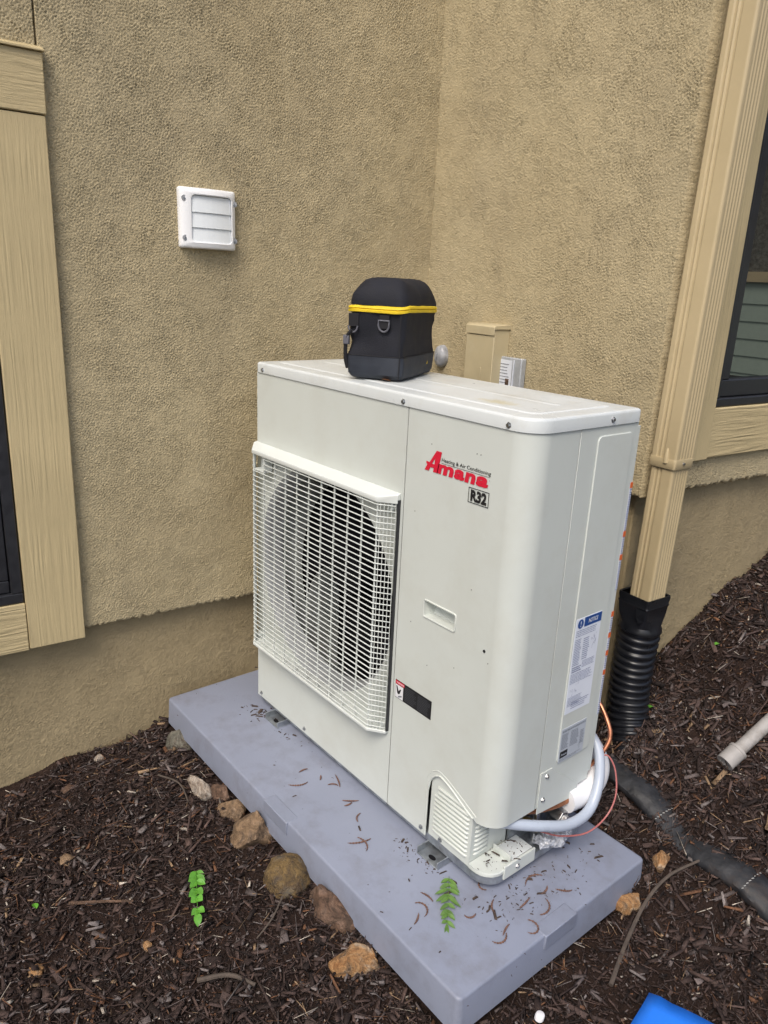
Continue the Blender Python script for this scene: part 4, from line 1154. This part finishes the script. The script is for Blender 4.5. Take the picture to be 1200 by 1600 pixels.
# ------------------------------------------------------------------ twigs, leaves, catkins
def twig(name, pts, r0, r1, mat, label, cat='twig', lift=.010, side=None):
    P = catmull([(x, y, gz(x, y)+lift+dz) for x, y, dz in pts], 7)
    o = MB().tube(P, [r0+(r1-r0)*i/(len(P)-1) for i in range(len(P))], 7).build(name, mat, smooth=True)
    tag(o, label, cat); return o
twig('twig', [(1.165, .475, .006), (1.135, .400, .010), (1.128, .330, .008), (1.150, .230, .004), (1.182, .130, .0)], .0030, .0050, 'twig', 'long bent dark twig on the mulch right of the pad', lift=.014)
twig('twig', [(.66, -.385, .004), (.655, -.345, .012), (.625, -.30, .012)], .0014, .0022, 'twig', 'thin pale twig in the mulch beside the round yellow rock')
twig('twig', [(.02, -.33, .004), (.09, -.30, .014), (.17, -.31, .006)], .0028, .0018, 'twig', 'curved dark root beside the pad, left of the white rock')
twig('twig', [(.30, -.66, .004), (.345, -.60, .008), (.40, -.55, .004)], .0040, .0026, 'rock_brown', 'straight tan stick in the mulch, left of the leafy sprig')
twig('twig', [(.66, -.52, .004), (.70, -.47, .008), (.75, -.44, .002)], .0055, .0035, 'twig', 'dark bark stick in the mulch below the round yellow rock')

def leaflet(mb, base, dirv, nrm, L, Wd, cup=.38):
    base = Vector(base); d = Vector(dirv).normalized(); nn = Vector(nrm).normalized(); s = d.cross(nn).normalized()
    rows = []
    for i in range(7):
        t = i/6; wd = Wd*math.sin(math.pi*min(1, .06+t*.93))**.75
        c = base + d*(L*t) - nn*(L*.18*t*t)
        rows.append([c - s*wd + nn*wd*cup, c, c + s*wd + nn*wd*cup])
    v = [p for r in rows for p in r]
    mb.add(v, [(i*3+j, i*3+j+1, i*3+j+4, i*3+j+3) for i in range(6) for j in range(2)])
def sprig(name, base, tip, n, L, Wd, mat, label, stemr=.0012, up=.02, seed=0):
    rd = random.Random(seed)
    b = Vector(base); t = Vector(tip); mid = (b+t)/2 + Vector((0, 0, up))
    P = catmull([b, mid, t], 8)
    root = empty(name, label, 'plant', base)
    off = Vector(base)
    MB().tube([p-off for p in P], [stemr*(1-.6*i/(len(P)-1)) for i in range(len(P))], 6).build('stem', mat, root, smooth=True)
    for k in range(n):
        u = .12 + .85*k/(n-1); p = P[min(len(P)-1, int(u*(len(P)-1)))]; d = (P[-1]-P[0]).normalized()
        for sgn in (-1, 1):
            s = Vector((-d.y, d.x, 0))*sgn
            mb = MB(); l_ = L*(1-.35*abs(u-.4)*2)*rd.uniform(.7, 1.15)
            leaflet(mb, p-off, s*.72 + d*rd.uniform(.45, 1.0) + Vector((0, 0, rd.uniform(-.05, .18))), (-s.x*.55+rd.uniform(-.2, .2), -s.y*.55+rd.uniform(-.2, .2), 1), l_, Wd*rd.uniform(.85, 1.1))
            mb.build('leaflet', mat, root, smooth=True)
    mb = MB(); leaflet(mb, P[-1]-off, (P[-1]-P[-2]), (0, 0, 1), L, Wd); mb.build('leaflet', mat, root, smooth=True)
    return root
sb_ = (.395, -.396); stp = (.528, -.456)
sprig('leafy_sprig', (*sb_, gz(*sb_)+.014), (*stp, gz(*stp)+.022), 6, .027, .0088, 'leaf', 'bright green leafy sprig lying on the mulch left of the pad', up=.022, seed=2)
sprig('leaf_frond', (.855, -.020, -.0275), (.945, -.112, -.0275), 9, .030, .0046, 'leaf2', 'green feathery leaf frond lying on the pad', .0008, .006, 4)
for k, (x, y) in enumerate(((1.085, .745), (.80, .80), (1.10, .96))): pass
def ground_leaf(x, y, L, mat, label, rz):
    mb = MB(); leaflet(mb, (x, y, gz(x, y)+.016), (math.cos(rz), math.sin(rz), .25), (0, .2, 1), L, L*.34)
    tag(mb.build('leaf', mat, smooth=True), label, 'leaf')
ground_leaf(.862, .692, .022, 'leaf', 'single small green leaf on the mulch below the corrugated pipe', 1.2)
ground_leaf(1.205, .755, .035, 'leaf', 'narrow green leaf on the slope below the plastic pipe', .6)
ground_leaf(.900, .94, .018, 'leaf', 'tiny yellow green leaf on the slope right of the corrugated pipe', 1.5)
ground_leaf(1.04, 1.02, .024, 'leaf', 'small green leaf high on the slope above the plastic pipe', .2)
ground_leaf(.24, -.72, .020, 'leaf', 'small green leaf lying in the open mulch at far left', .1)
mb = MB(); leaflet(mb, (.452, .058, .9962), (.8, .5, .05), (0, 0, 1), .020, .0075); tag(mb.build('leaf', 'deadleaf', smooth=True), 'dry brown leaf on the lid in front of the carry bag', 'leaf')

rd = random.Random(21)
cat_spots = [(.36, -.06), (.405, -.09), (.418, -.060), (.445, -.055), (.470, -.035), (.515, -.060), (.535, -.045), (.60, -.075), (.640, -.108), (.662, -.085), (.865, -.128), (.885, -.095), (.960, -.045), (.985, -.012), (1.035, .030), (1.020, -.008), (1.042, .060), (1.03, -.03), (.975, .150), (1.0, .135), (1.04, .17), (.905, -.165), (.93, .02), (1.005, .04)]
for (x, y) in cat_spots:
    L = rd.uniform(.022, .066); a0 = rd.uniform(0, 6.28); cv = rd.choice((-1, 1))*rd.uniform(8, 70); dcv = rd.uniform(-1.6, 1.2); P = []; aa = a0; px, py = x, y
    nseg = 18
    for i in range(nseg):
        P.append((px, py, -.0300+.0022)); px += math.cos(aa)*L/nseg; py += math.sin(aa)*L/nseg; aa += cv*(1+dcv*i/nseg)*L/nseg
    R_ = [max(.0004, .0019*math.sin(math.pi*(i+.7)/nseg)**.5*(1+.35*((i % 2)*2-1))) for i in range(nseg)]
    o = MB().tube(P, R_, 6).build('catkin', 'catkin', smooth=True)
    tag(o, 'small brown curled catkin fallen on the grey pad', 'catkin', 'brown catkins scattered over the pad')

# crumbs of debris on the pad and base
def crumbs(name, spots, label, seed, zbase, parent=None):
    rd = random.Random(seed); mb = MB()
    for (cx, cy, sx, sy, nn, s) in spots:
        for k in range(int(nn*.55)):
            x, y = rd.gauss(cx, sx), rd.gauss(cy, sy)
            g_ = math.exp(rd.gauss(-.25, .65)); l_, w_, h_ = s*g_*rd.uniform(.6, 1.8), s*g_*rd.uniform(.25, .6), min(.0016, s*g_*rd.uniform(.15, .4)); a = rd.uniform(0, 3.14); ca, sa = math.cos(a), math.sin(a)
            pts = []
            for (ux, uy) in ((-1, -.6), (1, -.4), (.8, .7), (-.9, .5)):
                pts.append((x+ca*ux*l_-sa*uy*w_, y+sa*ux*l_+ca*uy*w_))
            mb.loft([[(p[0], p[1], zbase) for p in pts], [(p[0]*.8+x*.2, p[1]*.8+y*.2, zbase+h_*2) for p in pts]])
    o = mb.build(name, 'crumb'); tag(o, label, 'debris', kind='stuff'); return o
crumbs('pad_debris', [(.045, -.018, .025, .012, 70, .0032), (.19, -.02, .04, .012, 40, .0025), (.735, -.03, .02, .015, 60, .0028), (.98, .06, .03, .05, 160, .0024), (1.0, .2, .03, .06, 90, .0022), (.81, -.035, .03, .012, 50, .0026), (.3, -.10, .25, .08, 45, .0016), (.95, -.08, .10, .08, 70, .0018), (.976, -.020, .008, .008, 12, .005), (.43, -.15, .005, .005, 2, .005), (.98, .25, .04, .05, 24, .0035), (.05, -.03, .03, .02, 24, .0036), (-.10, .05, .04, .12, 26, .002), (.5, -.13, .35, .06, 18, .0018)], 'brown plant crumbs scattered on the grey pad', 8, -.0299)
crumbs('pan_debris', [(.915, .045, .014, .018, 60, .0020), (.918, .115, .015, .018, 50, .0022)], 'dark crumbs lying on the exposed base pan corner', 9, .0262)

# ------------------------------------------------------------------ mulch
rng = np.random.default_rng(7)
def in_bad(x, y, pad_m=.0):
    X = EX[0]*x + EX[1]*y; Y = EY[0]*x + EY[1]*y
    bad = (X < XF+.004) & (Y < YF+.1)
    bad |= (X < X2F+.004) & (Y > YF-.004)
    bad |= (x > PX0+.005) & (x < PX1-.005) & (y > PY0+.005) & (y < PY1-.005)
    return bad
def bare(x, y):
    return .5+.5*np.sin(5.3*x+2.1*np.sin(3.7*y)+.6)*np.sin(4.9*y+1.7*np.sin(4.1*x)+1.9)
def scatter(n, box, open_=0.0):
    x = rng.uniform(box[0], box[1], n); y = rng.uniform(box[2], box[3], n)
    k = ~in_bad(x, y) & (rng.uniform(0, 1, n) > open_*bare(x, y)**1.5); return x[k], y[k]
PAL = np.array([(.018, .012, .0105), (.032, .0205, .0175), (.048, .031, .0265), (.066, .044, .038), (.092, .060, .050), (.112, .090, .085), (.168, .145, .138), (.14, .068, .036), (.26, .175, .105), (.42, .37, .31)])
PW = np.array([.17, .22, .20, .15, .085, .07, .045, .035, .016, .009]); PW = PW/PW.sum()
def chips(n, box, Lr, Wr, Tr, lift, tilt, pal_w=PW, open_=0.0):
    x, y = scatter(n, box, open_); n = len(x)
    L = rng.uniform(*Lr, n)*np.exp(rng.normal(0, .3, n)); Wd = rng.uniform(*Wr, n); T = rng.uniform(*Tr, n)
    z = ground_h(x, y)+bumps(x, y)+rng.uniform(*lift, n)
    yaw = rng.uniform(0, 2*np.pi, n); pit = rng.normal(0, tilt, n); rol = rng.normal(0, tilt*1.6, n)
    gxs = (ground_h(x+.02, y)-ground_h(x-.02, y))/.04; gys = (ground_h(x, y+.02)-ground_h(x, y-.02))/.04
    cor = np.array([(-1, -1, -1), (1, -1, -1), (1, 1, -1), (-1, 1, -1), (-1, -1, 1), (1, -1, 1), (1, 1, 1), (-1, 1, 1)], float)
    P = np.repeat(cor[None], n, 0)*np.stack([L/2, Wd/2, T/2], -1)[:, None, :]
    tap = rng.uniform(.25, 1.0, (n, 2)); bend = rng.normal(0, .10, n)
    P[:, [0, 3, 4, 7], 1] *= tap[:, :1]; P[:, [1, 2, 5, 6], 1] *= tap[:, 1:]
    P[:, :, 0] += rng.normal(0, .10, (n, 8))*L[:, None]*.6*.5
    P[:, :, 1] += rng.normal(0, .16, (n, 8))*Wd[:, None]
    P[:, :, 1] += (P[:, :, 0]**2/(L[:, None]+1e-6))*bend[:, None]*2
    cy, sy = np.cos(yaw), np.sin(yaw); cp_, sp2 = np.cos(pit), np.sin(pit); cr, sr = np.cos(rol), np.sin(rol)
    X, Yy, Zz = P[..., 0], P[..., 1], P[..., 2]
    Yr = Yy*cr[:, None]-Zz*sr[:, None]; Zr = Yy*sr[:, None]+Zz*cr[:, None]
    Xp = X*cp_[:, None]+Zr*sp2[:, None]; Zp = -X*sp2[:, None]+Zr*cp_[:, None]
    Xw = Xp*cy[:, None]-Yr*sy[:, None]; Yw = Xp*sy[:, None]+Yr*cy[:, None]
    Zw = Zp + Xw*gxs[:, None]*.9 + Yw*gys[:, None]*.9
    V = np.stack([Xw+x[:, None], Yw+y[:, None], Zw+z[:, None]], -1)
    # never through the walls or the pad
    Cc = PAL[rng.choice(len(PAL), n, p=pal_w)]*np.exp(rng.normal(0, .18, (n, 1)))
    return V, Cc
sets = []
LEFT = (-.27, 1.20, -1.25, -.20); RIGHT = (.70, 1.75, -.25, 1.75); BACK = (-.26, .95, .38, .80)
def multi(n, *a, **k):
    for bx in (LEFT, RIGHT, BACK):
        ar = (bx[1]-bx[0])*(bx[3]-bx[2]); sets.append(chips(int(n*ar), bx, *a, **k))
multi(5400, (.011, .032), (.0035, .0098), (.001, .0034), (-.002, .012), .26, open_=.8)
multi(420, (.026, .058), (.004, .011), (.002, .005), (.003, .013), .18, open_=.9)
multi(24000, (.003, .010), (.0014, .0045), (.001, .003), (-.002, .010), .5, open_=.35)
LW = np.array([.05, .16, .26, .24, .14, .08, .035, .03, .004, .001]); LW = LW/LW.sum()
multi(900, (.016, .038), (.007, .016), (.0012, .003), (.003, .013), .24, pal_w=LW, open_=.6)
FW = np.array([.08, .12, .16, .18, .16, .08, .05, .11, .04, .02]); FW = FW/FW.sum()
multi(4500, (.010, .038), (.0006, .0014), (.0007, .0014), (.004, .016), .25, pal_w=FW)
V = np.concatenate([s[0] for s in sets]); Cc = np.concatenate([s[1] for s in sets])
nchip = len(V)
quad = np.array([(0, 3, 2, 1), (4, 5, 6, 7), (0, 1, 5, 4), (1, 2, 6, 5), (2, 3, 7, 6), (3, 0, 4, 7)])
faces = (quad[None] + (np.arange(nchip)*8)[:, None, None]).reshape(-1, 4)
me = bpy.data.meshes.new('mulch')
me.vertices.add(nchip*8); me.vertices.foreach_set('co', V.reshape(-1).astype(np.float32))
me.loops.add(len(faces)*4); me.loops.foreach_set('vertex_index', faces.reshape(-1).astype(np.int32))
me.polygons.add(len(faces)); me.polygons.foreach_set('loop_start', (np.arange(len(faces))*4).astype(np.int32))
me.polygons.foreach_set('loop_total', np.full(len(faces), 4, np.int32))
me.update(calc_edges=True)
ca = me.color_attributes.new('chip_colour', 'FLOAT_COLOR', 'POINT')
cc = np.ones((nchip*8, 4), np.float32); cc[:, :3] = np.repeat(Cc, 8, 0); ca.data.foreach_set('color', cc.reshape(-1))
me.materials.append(M['chip'])
mo = bpy.data.objects.new('mulch', me); COL.objects.link(mo)
tag(mo, 'dark shredded bark mulch covering the ground round the pad', 'mulch', kind='stuff')
print('chips', nchip)
